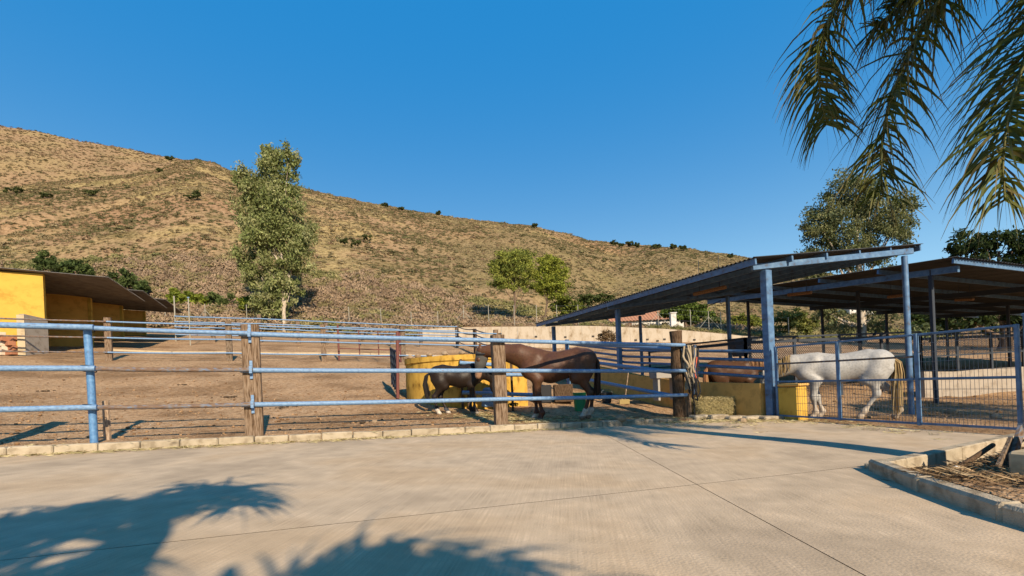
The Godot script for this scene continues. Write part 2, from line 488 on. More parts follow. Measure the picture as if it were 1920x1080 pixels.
# ------------------------------------------------------------------ the scene
func _ready() -> void:
	rng.seed = 77
	bump_noise.seed = 4
	bump_noise.frequency = 0.12
	hill_noise.seed = 9
	hill_noise.frequency = 0.014
	hill_noise.fractal_octaves = 4
	fine_noise.seed = 15
	fine_noise.frequency = 0.09
	fine_noise.fractal_octaves = 3
	var cam := Camera3D.new()
	cam.name = "camera"
	cam.projection = Camera3D.PROJECTION_FRUSTUM
	cam.near = 0.1
	cam.size = 0.1 * 1080.0 / FPX
	cam.frustum_offset = Vector2(0, 0.1 * 182.0 / FPX)
	cam.far = 1500.0
	add_child(cam)
	cam.transform = Transform3D(lean, EYE)
	cam.current = true
	var sky_mat := ProceduralSkyMaterial.new()
	sky_mat.sky_top_color = Color(0.084, 0.377, 0.582)
	sky_mat.sky_horizon_color = Color(0.64, 0.771, 0.806)
	sky_mat.sky_curve = 0.12
	sky_mat.ground_bottom_color = Color(0.42, 0.34, 0.26)
	sky_mat.ground_horizon_color = Color(0.55, 0.55, 0.52)
	var sky := Sky.new()
	sky.sky_material = sky_mat
	var env := Environment.new()
	env.background_mode = Environment.BG_SKY
	env.sky = sky
	env.tonemap_mode = Environment.TONE_MAPPER_LINEAR
	env.tonemap_exposure = 2.12
	env.sdfgi_enabled = true
	env.ssao_enabled = true
	env.ssil_enabled = true
	var around := WorldEnvironment.new()
	around.name = "surroundings"
	around.environment = env
	add_child(around)
	var sun := DirectionalLight3D.new()
	sun.name = "sun"
	sun.light_energy = 1.15
	sun.light_color = Color(1.0, 0.925, 0.81)
	sun.light_angular_distance = 0.55
	sun.shadow_enabled = true
	add_child(sun)
	sun.look_at_from_position(Vector3.ZERO, lean * Vector3(-0.43, -0.675, -1.0))
	make_materials()
	build_ground()
	build_hills()
	build_yard()
	build_stable()
	build_canopies()
	build_far_walls()
	build_trees()
	build_fences()
	build_gate()
	build_corral()
	build_horses()
	build_tank_corner()
	build_small_things()
	build_planter()
	build_palms()

func world_part(called: String, m, mat: Material, parent: Node3D) -> MeshInstance3D:
	return part(called, m, mat, parent, parent.transform.affine_inverse())

func steps(a: float, b: float, d: float) -> Array:
	var out := []
	var x := a
	while x < b - 1e-4:
		out.append(x)
		x += d
	return out

func grid_mesh(s: Shape, nx: int, nz: int) -> void:
	# normals from neighbours, then faces; the vertices are already there, row by row
	for j in nz:
		for i in nx:
			var a := s.v[j * nx + maxi(i - 1, 0)]
			var b := s.v[j * nx + mini(i + 1, nx - 1)]
			var c := s.v[maxi(j - 1, 0) * nx + i]
			var d := s.v[mini(j + 1, nz - 1) * nx + i]
			var nn := (b - a).cross(d - c).normalized()
			s.n[j * nx + i] = nn if nn.y > 0.0 else -nn
	for j in nz - 1:
		for i in nx - 1:
			var q := j * nx + i
			s.ix.append_array([q, q + nx, q + 1, q + 1, q + nx, q + nx + 1])

func build_ground() -> void:
	var xs := steps(-110, -30, 4.0) + steps(-30, -12, 0.6) + steps(-12, 8, 0.16) + steps(8, 14, 0.3) + steps(14, 30, 0.7) + steps(30, 112, 4.0)
	var zs := steps(-40, -16, 4.0) + steps(-16, 4, 1.0) + steps(4, 7, 0.25) + steps(7, 14, 0.15) + steps(14, 18, 0.25) + steps(18, 30, 0.6) + steps(30, 48, 1.2)
	var s := Shape.new()
	for zf in zs:
		for x in xs:
			var y: float
			if in_yard(x, zf):
				y = minf(yard_height(x, zf) - 0.09, dirt_height(x, zf) - 0.06)
			elif zf < 6.7 and zf > 0.3 and x > 3.05 and x < 9.6 and (Vector2(x, zf) - Vector2(3.6, 4.9)).dot(Vector2(0.468, -0.884)) > -0.1:
				y = yard_height(x, zf) - 0.3
			elif zf < 11 and behind_fence(x, zf) < -0.1 and x < 3.2:
				y = dirt_height(x, zf) - 0.15
			else:
				y = dirt_height(x, zf)
			s.vert(Vector3(x, y, -zf), Vector3.UP, Vector2(x, zf))
	grid_mesh(s, xs.size(), zs.size())
	setting("ground", s, M.dirt, "trodden brown earth of the paddock")

func hill_color(p: Vector3, t: float) -> Color:
	var a := hill_noise.get_noise_2d(p.x * 1.6 + 77.0, p.z * 2.4)
	var b := fine_noise.get_noise_2d(p.x * 0.8 + 40.0, p.z * 1.2)
	var c := hill_noise.get_noise_2d(p.x * 0.9 - 500.0, p.z * 1.3)
	var d := hill_noise.get_noise_2d(p.x * 0.5 + 1500.0, p.z * 0.8)
	var earth := Color(0.37, 0.25, 0.145)
	var red := Color(0.36, 0.225, 0.13)
	var grass := Color(0.40, 0.30, 0.145)
	var green := Color(0.17, 0.145, 0.06)
	var k := earth.lerp(red, smoothstep(0.05, 0.35, c))
	k = k.lerp(grass, smoothstep(-0.1, 0.3, a))
	k = k.lerp(green, smoothstep(0.1, 0.45, b) * 0.65)
	k = k.lerp(Color(0.235, 0.185, 0.095), smoothstep(0.0, 0.35, d + (p.x + 10.0) * 0.003) * 0.7)
	return k

func build_hills() -> void:
	var s := Shape.new()
	var ps := steps(-900, -60, 40.0) + steps(-60, 1980, 7.0) + steps(1980, 2840, 40.0)
	var zs := steps(45.5, 60, 1.2) + steps(60, 200, 1.6) + steps(200, 262, 10.0)
	for zf in zs:
		for px in ps:
			var p := hill_point(px, zf)
			s.col = hill_color(p, 0.0)
			s.vert(p, Vector3.UP, Vector2(p.x, p.z))
	grid_mesh(s, ps.size(), zs.size())
	setting("hillside", s, M.hill_ground, "dry brown hillside with scattered scrub")
	var f := Shape.new()
	var pf := steps(-900, -60, 40.0) + steps(-60, 700, 8.0) + steps(700, 1001, 40.0)
	var zg := steps(190, 345, 3.5) + steps(345, 440, 15.0)
	for zf in zg:
		for px in pf:
			var p := far_hill_point(px, zf)
			f.col = hill_color(p * Vector3(0.8, 1, 0.8), 0.0).lerp(Color(0.35, 0.24, 0.145), 0.45)
			f.vert(p, Vector3.UP, Vector2(p.x, p.z))
	grid_mesh(f, pf.size(), zg.size())
	setting("far_hill", f, M.hill_ground, "farther bare brown hill rising at the left")
	# scrub, too many plants to count
	var tufts := []
	for k in 4:
		var b := Shape.new()
		b.flat = true
		for i in 84:
			var d := Vector3(rng.randfn(), absf(rng.randfn()) * 0.9, rng.randfn()).normalized()
			var p := d * Vector3(0.5, 0.55, 0.5) * (0.45 + 0.55 * rng.randf())
			var al := Vector3(rng.randfn(), rng.randfn() + 0.5, rng.randfn()).normalized()
			var g := 0.75 + 0.5 * rng.randf()
			b.col = Color(g, g, g)
			b.leaf(p, al * 0.125, al.cross(d + Vector3(0.01, 0.1, 0)).normalized() * 0.06)
		tufts.append(b.mesh())
	for k in 2:
		var b := Shape.new()
		b.flat = true
		for i in 260:
			var d := Vector3(rng.randfn(), absf(rng.randfn()) * 0.8, rng.randfn()).normalized()
			var p := d * Vector3(0.55, 0.55, 0.55) * (0.35 + 0.65 * sqrt(rng.randf()))
			var al := Vector3(rng.randfn(), rng.randfn() + 1.0, rng.randfn()).normalized()
			var g := 0.8 + 0.4 * rng.randf()
			b.col = Color(g, g, g)
			b.leaf(p, al * 0.10, al.cross(d + Vector3(0.01, 0.1, 0)).normalized() * 0.03)
		tufts.append(b.mesh())
	var at := [[], [], [], [], [], []]
	var cs := [[], [], [], [], [], []]
	var kinds := [Color(0.155, 0.14, 0.068), Color(0.21, 0.17, 0.09), Color(0.30, 0.235, 0.13), Color(0.27, 0.185, 0.115), Color(0.115, 0.12, 0.052), Color(0.34, 0.27, 0.15)]
	for i in 95000:
		var px := rng.randf_range(-250, 2150)
		var zf := sqrt(rng.randf_range(50.0 * 50.0, 192.0 * 192.0))
		if zf > table(crest_depth, px) + 2.0:
			continue
		var p := hill_point(px, zf)
		var green := hill_noise.get_noise_2d(p.x * 1.6 + 77.0, p.z * 2.4)
		var t := (zf - 50.0) / 130.0
		var w := rng.randf() + green * 0.9
		var kind := 3
		if w < 0.25:
			kind = 0 if rng.randf() < 0.7 else 4
		elif w < 0.5:
			kind = 1
		elif w < 0.75:
			kind = 3 if rng.randf() < 0.6 else 2
		else:
			kind = 2 if rng.randf() < 0.5 else 5
		if rng.randf() > 0.7 + 2.0 * hill_noise.get_noise_2d(p.x * 2.3 + 800.0, p.z * 3.0):
			if rng.randf() < 0.6:
				continue
		if p.x > 0.0 and rng.randf() < 0.3:
			kind = 0
		var big := rng.randf_range(0.35, 0.85) * (1.0 + (0.9 if rng.randf() < 0.06 else 0.0))
		var q: int = rng.randi() % 4
		at[q].append(Transform3D(Basis(Vector3.UP, rng.randf() * TAU).scaled(Vector3(big * 1.25, big * rng.randf_range(0.6, 1.0), big * 1.25)), p - Vector3(0, 0.1, 0)))
		var c: Color = kinds[kind]
		cs[q].append(c * rng.randf_range(0.75, 1.2))
	# dense dry brush at the foot of the hill
	for i in 6000:
		var px := rng.randf_range(-200, 2100)
		var zf := rng.randf_range(47.5, 66.0)
		var p := hill_point(px, zf)
		if px > 1130 and px < 1310 and zf > 48.5:
			continue
		var q: int = 4 + rng.randi() % 2
		var big := rng.randf_range(0.9, 2.0) * (0.55 if px > 880 and zf < 53 else 1.0)
		at[q].append(Transform3D(Basis(Vector3.UP, rng.randf() * TAU).scaled(Vector3(big * 1.2, big, big * 1.2)), p - Vector3(0, 0.1, 0)))
		var c: Color = ([Color(0.27, 0.19, 0.125), Color(0.30, 0.215, 0.14), Color(0.20, 0.165, 0.08)] if hill_noise.get_noise_2d(p.x * 2.0, p.z * 2.0) > -0.1 else [Color(0.20, 0.185, 0.075), Color(0.15, 0.15, 0.06), Color(0.25, 0.21, 0.10)])[rng.randi() % 3]
		cs[q].append(c * rng.randf_range(0.8, 1.15))
	for i in 7000:
		var px := rng.randf_range(-300, 520)
		var zf := rng.randf_range(215, 345)
		var p := far_hill_point(px, zf)
		var q: int = rng.randi() % 4
		var big := rng.randf_range(0.5, 1.5)
		at[q].append(Transform3D(Basis(Vector3.UP, rng.randf() * TAU).scaled(Vector3(big * 1.4, big * 0.8, big * 1.4)), p - Vector3(0, 0.1, 0)))
		var c: Color = [kinds[0], kinds[1], kinds[3], kinds[3]][rng.randi() % 4]
		cs[q].append(c * rng.randf_range(0.8, 1.2))
	var scrub := Node3D.new()
	scrub.name = "hillside_scrub"
	add_child(scrub)
	scrub.set_meta("kind", "stuff")
	scrub.set_meta("label", "low dry scrub and grass tufts covering the hillside")
	scrub.set_meta("category", "scrub")
	for k in 6:
		copies("tuft", tufts[k], M.scrub, at[k], cs[k], scrub)

# ------------------------------------------------------------------ yard
func build_yard() -> void:
	var yard := Node3D.new()
	yard.name = "yard"
	add_child(yard)
	yard.set_meta("kind", "structure")
	yard.set_meta("label", "broom finished concrete yard in front of the paddock")
	var cut_a := [Vector2(1.61, 20), Vector2(1.5, -20)]
	var dirb := Vector2(1, 0.4).normalized()
	var halves := []
	var big := 60.0
	var g := 0.004
	var nb := Vector2(-dirb.y, dirb.x)
	var o := Vector2(0, 3.63)
	var quads := [
		PackedVector2Array([Vector2(-big, -big), Vector2(1.44 - g, -big), Vector2(1.74 - g, big), Vector2(-big, big)]),
		PackedVector2Array([Vector2(1.44 + g, -big), Vector2(big, -big), Vector2(big, big), Vector2(1.74 + g, big)])]
	var sides := [
		PackedVector2Array([o + nb * g - dirb * big, o + nb * g + dirb * big, o + nb * big + dirb * big, o + nb * big - dirb * big]),
		PackedVector2Array([o - nb * g - dirb * big, o - nb * g + dirb * big, o - nb * big + dirb * big, o - nb * big - dirb * big])]
	var inner: PackedVector2Array = yard_outline
	var n := 0
	for qa in quads:
		for sb in sides:
			var piece := Geometry2D.intersect_polygons(qa, sb)
			for pc in piece:
				for slab in Geometry2D.intersect_polygons(pc, inner):
					slab_mesh(slab, yard, n)
					n += 1

func slab_mesh(slab: PackedVector2Array, yard: Node3D, n: int) -> void:
	var s := Shape.new()
	var lo := slab[0]
	var hi := slab[0]
	for p in slab:
		lo = lo.min(p)
		hi = hi.max(p)
	var step := 0.75 if hi.x < 2.0 else 0.3
	var off := Vector2(rng.randf() * 3.0, rng.randf() * 9.0)
	for gx in range(int(floor(lo.x / step)), int(ceil(hi.x / step))):
		for gz in range(int(floor(lo.y / step)), int(ceil(hi.y / step))):
			var a := Vector2(gx, gz) * step
			var cell := PackedVector2Array([a, a + Vector2(step, 0), a + Vector2(step, step), a + Vector2(0, step)])
			for poly in Geometry2D.intersect_polygons(cell, slab):
				var pts := []
				for q in poly:
					pts.append(q)
				var b := s.v.size()
				for q in pts:
					var y := yard_height(q.x, q.y)
					var w := Vector2(q.x - 0.12 * q.y, q.y + 0.1 * q.x)
					s.vert(Vector3(q.x, y, -q.y), Vector3(0.0353, 1, 0).normalized(), w + off)
				var cw := Geometry2D.is_polygon_clockwise(poly)
				var tri := Geometry2D.triangulate_polygon(poly)
				for i in range(0, tri.size(), 3):
					var p0 := s.v[b + tri[i]]
					var nn := (s.v[b + tri[i + 1]] - p0).cross(s.v[b + tri[i + 2]] - p0)
					if nn.y > 0:
						s.ix.append_array([b + tri[i], b + tri[i + 2], b + tri[i + 1]])
					else:
						s.ix.append_array([b + tri[i], b + tri[i + 1], b + tri[i + 2]])
	part("slab", s, M.concrete, yard)

# ------------------------------------------------------------------ stable
func wall_piece(s: Shape, a: Vector3, b: Vector3, h0: float, h1: float, thick: float, down := 0.6) -> void:
	# a wall from a to b (points on the ground), tops h0 and h1 above them
	var d := Vector3(b.x - a.x, 0, b.z - a.z).normalized()
	var n := d.cross(Vector3.UP) * thick / 2.0
	var dn := Vector3(0, down, 0)
	var p := [a - n - dn, b - n - dn, b - n + Vector3(0, h1, 0), a - n + Vector3(0, h0, 0), a + n - dn, b + n - dn, b + n + Vector3(0, h1, 0), a + n + Vector3(0, h0, 0)]
	s.poly([p[0], p[1], p[2], p[3]], -n)
	s.poly([p[4], p[5], p[6], p[7]], n)
	s.poly([p[3], p[2], p[6], p[7]], Vector3.UP)
	s.poly([p[0], p[3], p[7], p[4]], -d)
	s.poly([p[1], p[2], p[6], p[5]], d)

func build_stable() -> void:
	# three stalls that climb the slope, open towards the paddock
	var c0 := Vector3(-20.25, 0, -21.0)
	var along := Vector3(-7.0, 0, -15.0)
	var out := Vector3(0.906, 0, -0.423)
	var base := on_ground(-20.8, 21.0)
	var st := thing("stable_block", "yellow stable block with dark stepped sheet roofs beside the paddock", "stable", base)
	var gy := func(p: Vector3) -> Vector3: return Vector3(p.x, ground_height(p.x, -p.z), p.z)
	var roof0 := view_point(93, 514, 21.0).y
	var tops := []
	for k in 4:
		tops.append(roof0 + k * 0.52)
	# gable wall at the near end, with a cream foot
	var depth := 5.2
	var g := Shape.new()
	var a: Vector3 = gy.call(c0 - out * depth)
	var b: Vector3 = gy.call(c0)
	wall_piece(g, a, b, tops[0] + 0.1 - a.y, tops[0] - b.y, 0.2)
	world_part("gable_wall", g, M.yellow_wall, st)
	var ft := Shape.new()
	var nrm := Vector3(-along.x, 0, -along.z).normalized()
	wall_piece(ft, a + nrm * 0.11, b + nrm * 0.11, 0.32, 0.30, 0.03)
	var foot := world_part("wall_foot", ft, M.cream_wall, st)
	foot.set_meta("label", "patched cream foot of the yellow gable wall")
	# back wall and partitions
	for k in 3:
		var q0 := c0 + along * (k / 3.0)
		var q1 := c0 + along * ((k + 1) / 3.0)
		var bk := Shape.new()
		var w0: Vector3 = gy.call(q0 - out * depth)
		var w1: Vector3 = gy.call(q1 - out * depth)
		wall_piece(bk, w0, w1, tops[k] + 0.3 - w0.y, tops[k] + 0.3 - w1.y, 0.2)
		world_part("back_wall", bk, M.orange_wall, st)
		var pt := Shape.new()
		var p0: Vector3 = gy.call(q1 - out * depth)
		var p1: Vector3 = gy.call(q1)
		wall_piece(pt, p0, p1, tops[k + 1] - p0.y + (0.0 if k < 2 else -0.3), tops[k] - p1.y - 0.02, 0.18)
		world_part("partition_wall", pt, M.orange_wall, st)
		var pil := Shape.new()
		wall_piece(pil, p1 - out * 0.12, p1 + out * 0.02, tops[k] - p1.y - 0.05, tops[k] - p1.y - 0.05, 0.24)
		world_part("pillar", pil, M.yellow_wall, st)
		# roof of this bay
		var e := along.normalized()
		var r := Shape.new()
		var lo: float = tops[k] + 0.02
		var f0 := q0 - e * 0.35 if k == 0 else q0 - e * 0.1
		var f1 := q1 + e * 0.25
		var back0 := f0 - out * (depth + 0.3)
		var back1 := f1 - out * (depth + 0.3)
		var fr0 := f0 + out * 2.35
		var fr1 := f1 + out * 2.35
		var hb: float = lo + 0.35
		var hf: float = lo - 0.10
		corrugated(r, Vector3(back0.x, hb, back0.z), Vector3(fr0.x, hf, fr0.z), Vector3(back1.x, hb, back1.z), 0.2, 0.03)
		var roof := world_part("roof_sheeting", r, M.stable_sheet, st)
		for j in 3:
			var w := [-2.2, 0.0, 2.15]
			var pur := Shape.new()
			var yy: float = lerpf(hb, hf, (w[j] + depth + 0.3) / (depth + 2.65)) - 0.09
			var s0: Vector3 = f0 + out * w[j]
			var s1: Vector3 = f1 + out * w[j]
			pur.bar(Vector3(s0.x, yy, s0.z), Vector3(s1.x, yy, s1.z), 0.07, 0.12)
			world_part("purlin", pur, M.shed_dark, roof)
		var bm := Shape.new()
		var m0 := q0 + e * 0.15 - out * 0.4
		var m1 := q0 + e * 0.15 + out * 1.75
		bm.bar(Vector3(m0.x, lo - 0.24, m0.z), Vector3(m1.x, lo - 0.30, m1.z), 0.10, 0.12)
		world_part("roof_beam", bm, M.shed_blue, roof)
	# stub wall in front of the first stall: cream end towards the yard, grey side
	var stub := Shape.new()
	var s0: Vector3 = gy.call(c0 + out * 0.05 + nrm * 1.05 - out * 0.45)
	var s1: Vector3 = gy.call(c0 + out * 0.0 - out * 0.02)
	wall_piece(stub, s0, s1, 1.72, 1.5, 0.2)
	world_part("stub_wall", stub, M.grey_render, st)
	var cap := Shape.new()
	wall_piece(cap, s0 - out * 0.14 + nrm * 0.03, s0 + out * 0.1 + nrm * 0.03, 1.68, 1.68, 0.05)
	world_part("stub_wall_end", cap, M.cream_wall, st)
	# a heap of bricks, a broom and a shovel by the gable
	var heap := thing("brick_pile", "pile of pale blocks and red bricks against yellow gable wall", "bricks", gy.call(c0 - out * 1.1 + nrm * 0.75))
	for i in 5:
		for j in 3:
			if i == 4 and j == 2:
				continue
			var bx := Shape.new()
			bx.box(Transform3D(Basis(Vector3.UP, rng.randf_range(-0.15, 0.15) - 0.45), Vector3(-0.5 + j * 0.42 + 0.06 * (i % 2), 0.09 + i * 0.19, rng.randf_range(-0.05, 0.05))), Vector3(0.4, 0.185, 0.24), 0.01)
			part("brick", bx, M.brown_brick if j == 2 or i == 3 else M.block_cream, heap)
	for k in 2:
		var p: Vector3 = gy.call(c0 - out * (0.55 - k * 0.22) + nrm * 0.42)
		var tool := thing(["shovel", "yard_broom"][k], ["shovel with pink blade leaning against yellow gable wall", "thin handled broom leaning against yellow gable wall"][k], ["shovel", "broom"][k], p)
		var hd := Shape.new()
		hd.tube([Vector3(0, 0.12, 0), Vector3(0.03, 1.25, -0.28)], 0.016, 6)
		part("handle", hd, M.board, tool)
		var bl := Shape.new()
		if k == 0:
			bl.box(Transform3D(Basis(Vector3(1, 0, 0), -0.9), Vector3(-0.02, 0.09, 0.08)), Vector3(0.26, 0.28, 0.012), 0.005)
			part("blade", bl, M.brown_brick, tool)
		else:
			bl.box(Transform3D(Basis(), Vector3(0, 0.06, 0.0)), Vector3(0.3, 0.12, 0.06), 0.01)
			part("brush_head", bl, M.timber_dark, tool)

# corrugated sheeting: waves run from a to b, the sheet spreads from a to c
func corrugated(s: Shape, a: Vector3, b: Vector3, c: Vector3, pitch: float, amp: float) -> void:
	var wide := a.distance_to(c)
	var n := int(round(wide / pitch)) * 4
	var up := (b - a).cross(c - a).normalized()
	if up.y < 0:
		up = -up
	for side in 2:
		var base := s.v.size()
		for i in n + 1:
			var t := float(i) / n
			var ph := TAU * t * wide / pitch
			var o := up * (sin(ph) * amp - (0.004 if side else 0.0))
			var tilt := ((c - a).normalized() * -cos(ph) * amp * TAU / pitch + up).normalized()
			for e in 2:
				s.vert((a if e == 0 else b) + (c - a) * t + o, tilt if side == 0 else -tilt, Vector2(t * wide, e))
		for i in n:
			var q := base + i * 2
			var nn := (s.v[q + 1] - s.v[q]).cross(s.v[q + 2] - s.v[q])
			if (nn.dot(up) > 0) == (side == 0):
				s.ix.append_array([q, q + 2, q + 1, q + 1, q + 2, q + 3])
			else:
				s.ix.append_array([q, q + 1, q + 2, q + 1, q + 3, q + 2])

# ------------------------------------------------------------------ canopies
func canopy(root: Node3D, p0: Vector3, a: Vector3, b: Vector3, waves_along_b: bool, purlins: int) -> MeshInstance3D:
	# p0 near corner, a and b the two edges; purlins run along the edge across the waves
	var first: MeshInstance3D = null
	var e := a if waves_along_b else b
	var f := b if waves_along_b else a
	var sheets := int(round(e.length() / 1.0))
	for k in sheets:
		var s := Shape.new()
		var q := p0 + e * (float(k) / sheets) + Vector3(0, 0.004 * (k % 2), 0)
		corrugated(s, q, q + f, q + e / sheets * 1.02, e.length() / sheets / 8.0, 0.018)
		world_part("roof_sheet", s, M.roof_sheet, root)
	var up := e.cross(f).normalized()
	if up.y < 0:
		up = -up
	for k in purlins:
		var s := Shape.new()
		var q := p0 + f * ((k + 0.06) / (purlins - 0.88)) - up * 0.085
		s.bar(q + e.normalized() * 0.04, q + e - e.normalized() * 0.04, 0.05, 0.13, 0.0, up)
		world_part("purlin", s, M.shed_blue, root)
	return first

func column(root: Node3D, foot: Vector3, top: float, w: float, round_: bool, mat: Material) -> void:
	var s := Shape.new()
	if round_:
		s.tube([foot - Vector3(0, 0.3, 0), Vector3(foot.x, top, foot.z)], w / 2.0, 12)
	else:
		s.bar(foot - Vector3(0, 0.3, 0), Vector3(foot.x, top, foot.z), w, w, 0.012, Vector3(0.37, 0, 1))
	world_part("column", s, mat, root)

var shed_a: Vector3
var shed_b: Vector3
var shed_p: Vector3

func build_canopies() -> void:
	var p0 := view_point(1415, 482, 10.2)
	var p1 := view_point(1003, 607, 21.3)
	var p2 := view_point(1732, 457, 11.8)
	var root := thing("open_canopy", "blue steel canopy with sloping corrugated roof behind the front gate", "canopy", on_ground(5.7, 10.6))
	shed_a = p1 - p0
	shed_b = p2 - p0
	shed_p = p0
	canopy(root, p0, p1 - p0, p2 - p0, true, 6)
	var ahat := (p1 - p0) / 11.85
	var bh := (p2 - p0).normalized()
	# beams across, on pairs of columns
	var feet := [[1448.0, 10.6, 1709.0, 11.5], [1165.0, 16.0, 1372.0, 16.8], [1042.0, 20.7, 1205.0, 21.6]]
	for k in 3:
		var l := ground_at(feet[k][0], feet[k][1])
		var r := ground_at(feet[k][2], feet[k][3])
		var roof_at := func(q: Vector3) -> float:
			var up := shed_a.cross(shed_b).normalized()
			return shed_p.y - (up.x * (q.x - shed_p.x) + up.z * (q.z - shed_p.z)) / up.y
		var lt: float = roof_at.call(l) - 0.17
		var rt: float = roof_at.call(r) - 0.17
		column(root, l, lt - 0.1, [0.175, 0.14, 0.14][k], false, M.shed_blue)
		column(root, r, rt - 0.1, [0.13, 0.11, 0.11][k], k == 0, M.shed_blue)
		var bm := Shape.new()
		var d := Vector3(r.x - l.x, rt - lt, r.z - l.z).normalized()
		bm.bar(Vector3(l.x, lt - 0.0, l.z) - d * 0.35, Vector3(r.x, rt - 0.0, r.z) + d * 0.25, 0.08, 0.13, 0.006)
		world_part("beam", bm, M.shed_blue, root)
	# second canopy on the right
	var q0 := view_point(1795, 481, 12.5)
	var q1 := view_point(1307, 556, 21.4)
	var bdir := (lean * Vector3(0.952, 0.0, -0.307)).normalized()
	var root2 := thing("open_canopy", "wide corrugated canopy on dark posts at the right, behind the mesh gates", "canopy", on_ground(11.6, 13.0))
	canopy(root2, q0, q1 - q0, bdir * 19.0, false, 6)
	var ah := (q1 - q0) / 9.5
	var spots := [[0.9, 0.5], [0.9, 6.5], [4.6, 2.9], [4.6, 11.6], [8.9, 2.2], [8.9, 6.6], [8.9, 10.9], [8.9, 15.4], [0.9, 12.5]]
	for sp in spots:
		var t: Vector3 = q0 + ah * sp[0] + bdir * sp[1]
		column(root2, on_ground(t.x, -t.z), t.y - 0.16, 0.1, false, M.shed_dark)
	for w in [0.5, 6.5, 11.0, 15.4]:
		var bm := Shape.new()
		bm.bar(q0 + bdir * w - Vector3(0, 0.24, 0) - ah * -0.25, q0 + bdir * w + ah * 9.4 - Vector3(0, 0.24, 0), 0.1, 0.17, 0.0)
		world_part("beam", bm, M.shed_blue if w < 1.0 else M.shed_dark, root2)
	# brown strips under the roofs
	for k in 4:
		var sp: Array = [[1300, 552, 1362, 538, 13.4], [1477, 553, 1522, 548, 14.5], [1665, 557, 1697, 553, 16.0], [1791, 563, 1826, 561, 17.0]][k]
		var u := view_point(sp[0], sp[1], sp[4])
		var v2 := view_point(sp[2], sp[3], sp[4] - 0.6)
		var s := Shape.new()
		s.bar(u - (u + v2) / 2.0, v2 - (u + v2) / 2.0, 0.11, 0.09, 0.02)
		var lamp := thing("strip_fitting", ["long rusty strip fitting under the left canopy, nearest its low edge", "rusty strip fitting under the canopy beside the tall blue column", "rusty strip fitting hung under right canopy near its round column", "rightmost rusty strip fitting under the right canopy"][k], "fitting", (u + v2) / 2.0, 0.0, "strip fittings under the canopies")
		part("housing", s, M.brown_strip, lamp)
		for e in [-0.3, 0.3]:
			var hg := Shape.new()
			hg.tube([(v2 - u) * e, (v2 - u) * e + Vector3(0, 0.9, 0)], 0.008, 5)
			part("hanger", hg, M.shed_dark, lamp)
	# loose cable sagging between the roofs
	var cb := Shape.new()
	var c0 := view_point(1258, 572, 15.0)
	var pts := []
	for i in 15:
		var t := i / 14.0
		pts.append(view_point(lerpf(1258, 1352, t), lerpf(572, 563, t) + 44.0 * t * (1.0 - t), 15.0) - c0)
	cb.tube(pts, 0.012, 5)
	solo("cable", cb, M.rope_black, "black cable sagging under the left canopy", "cable", c0)

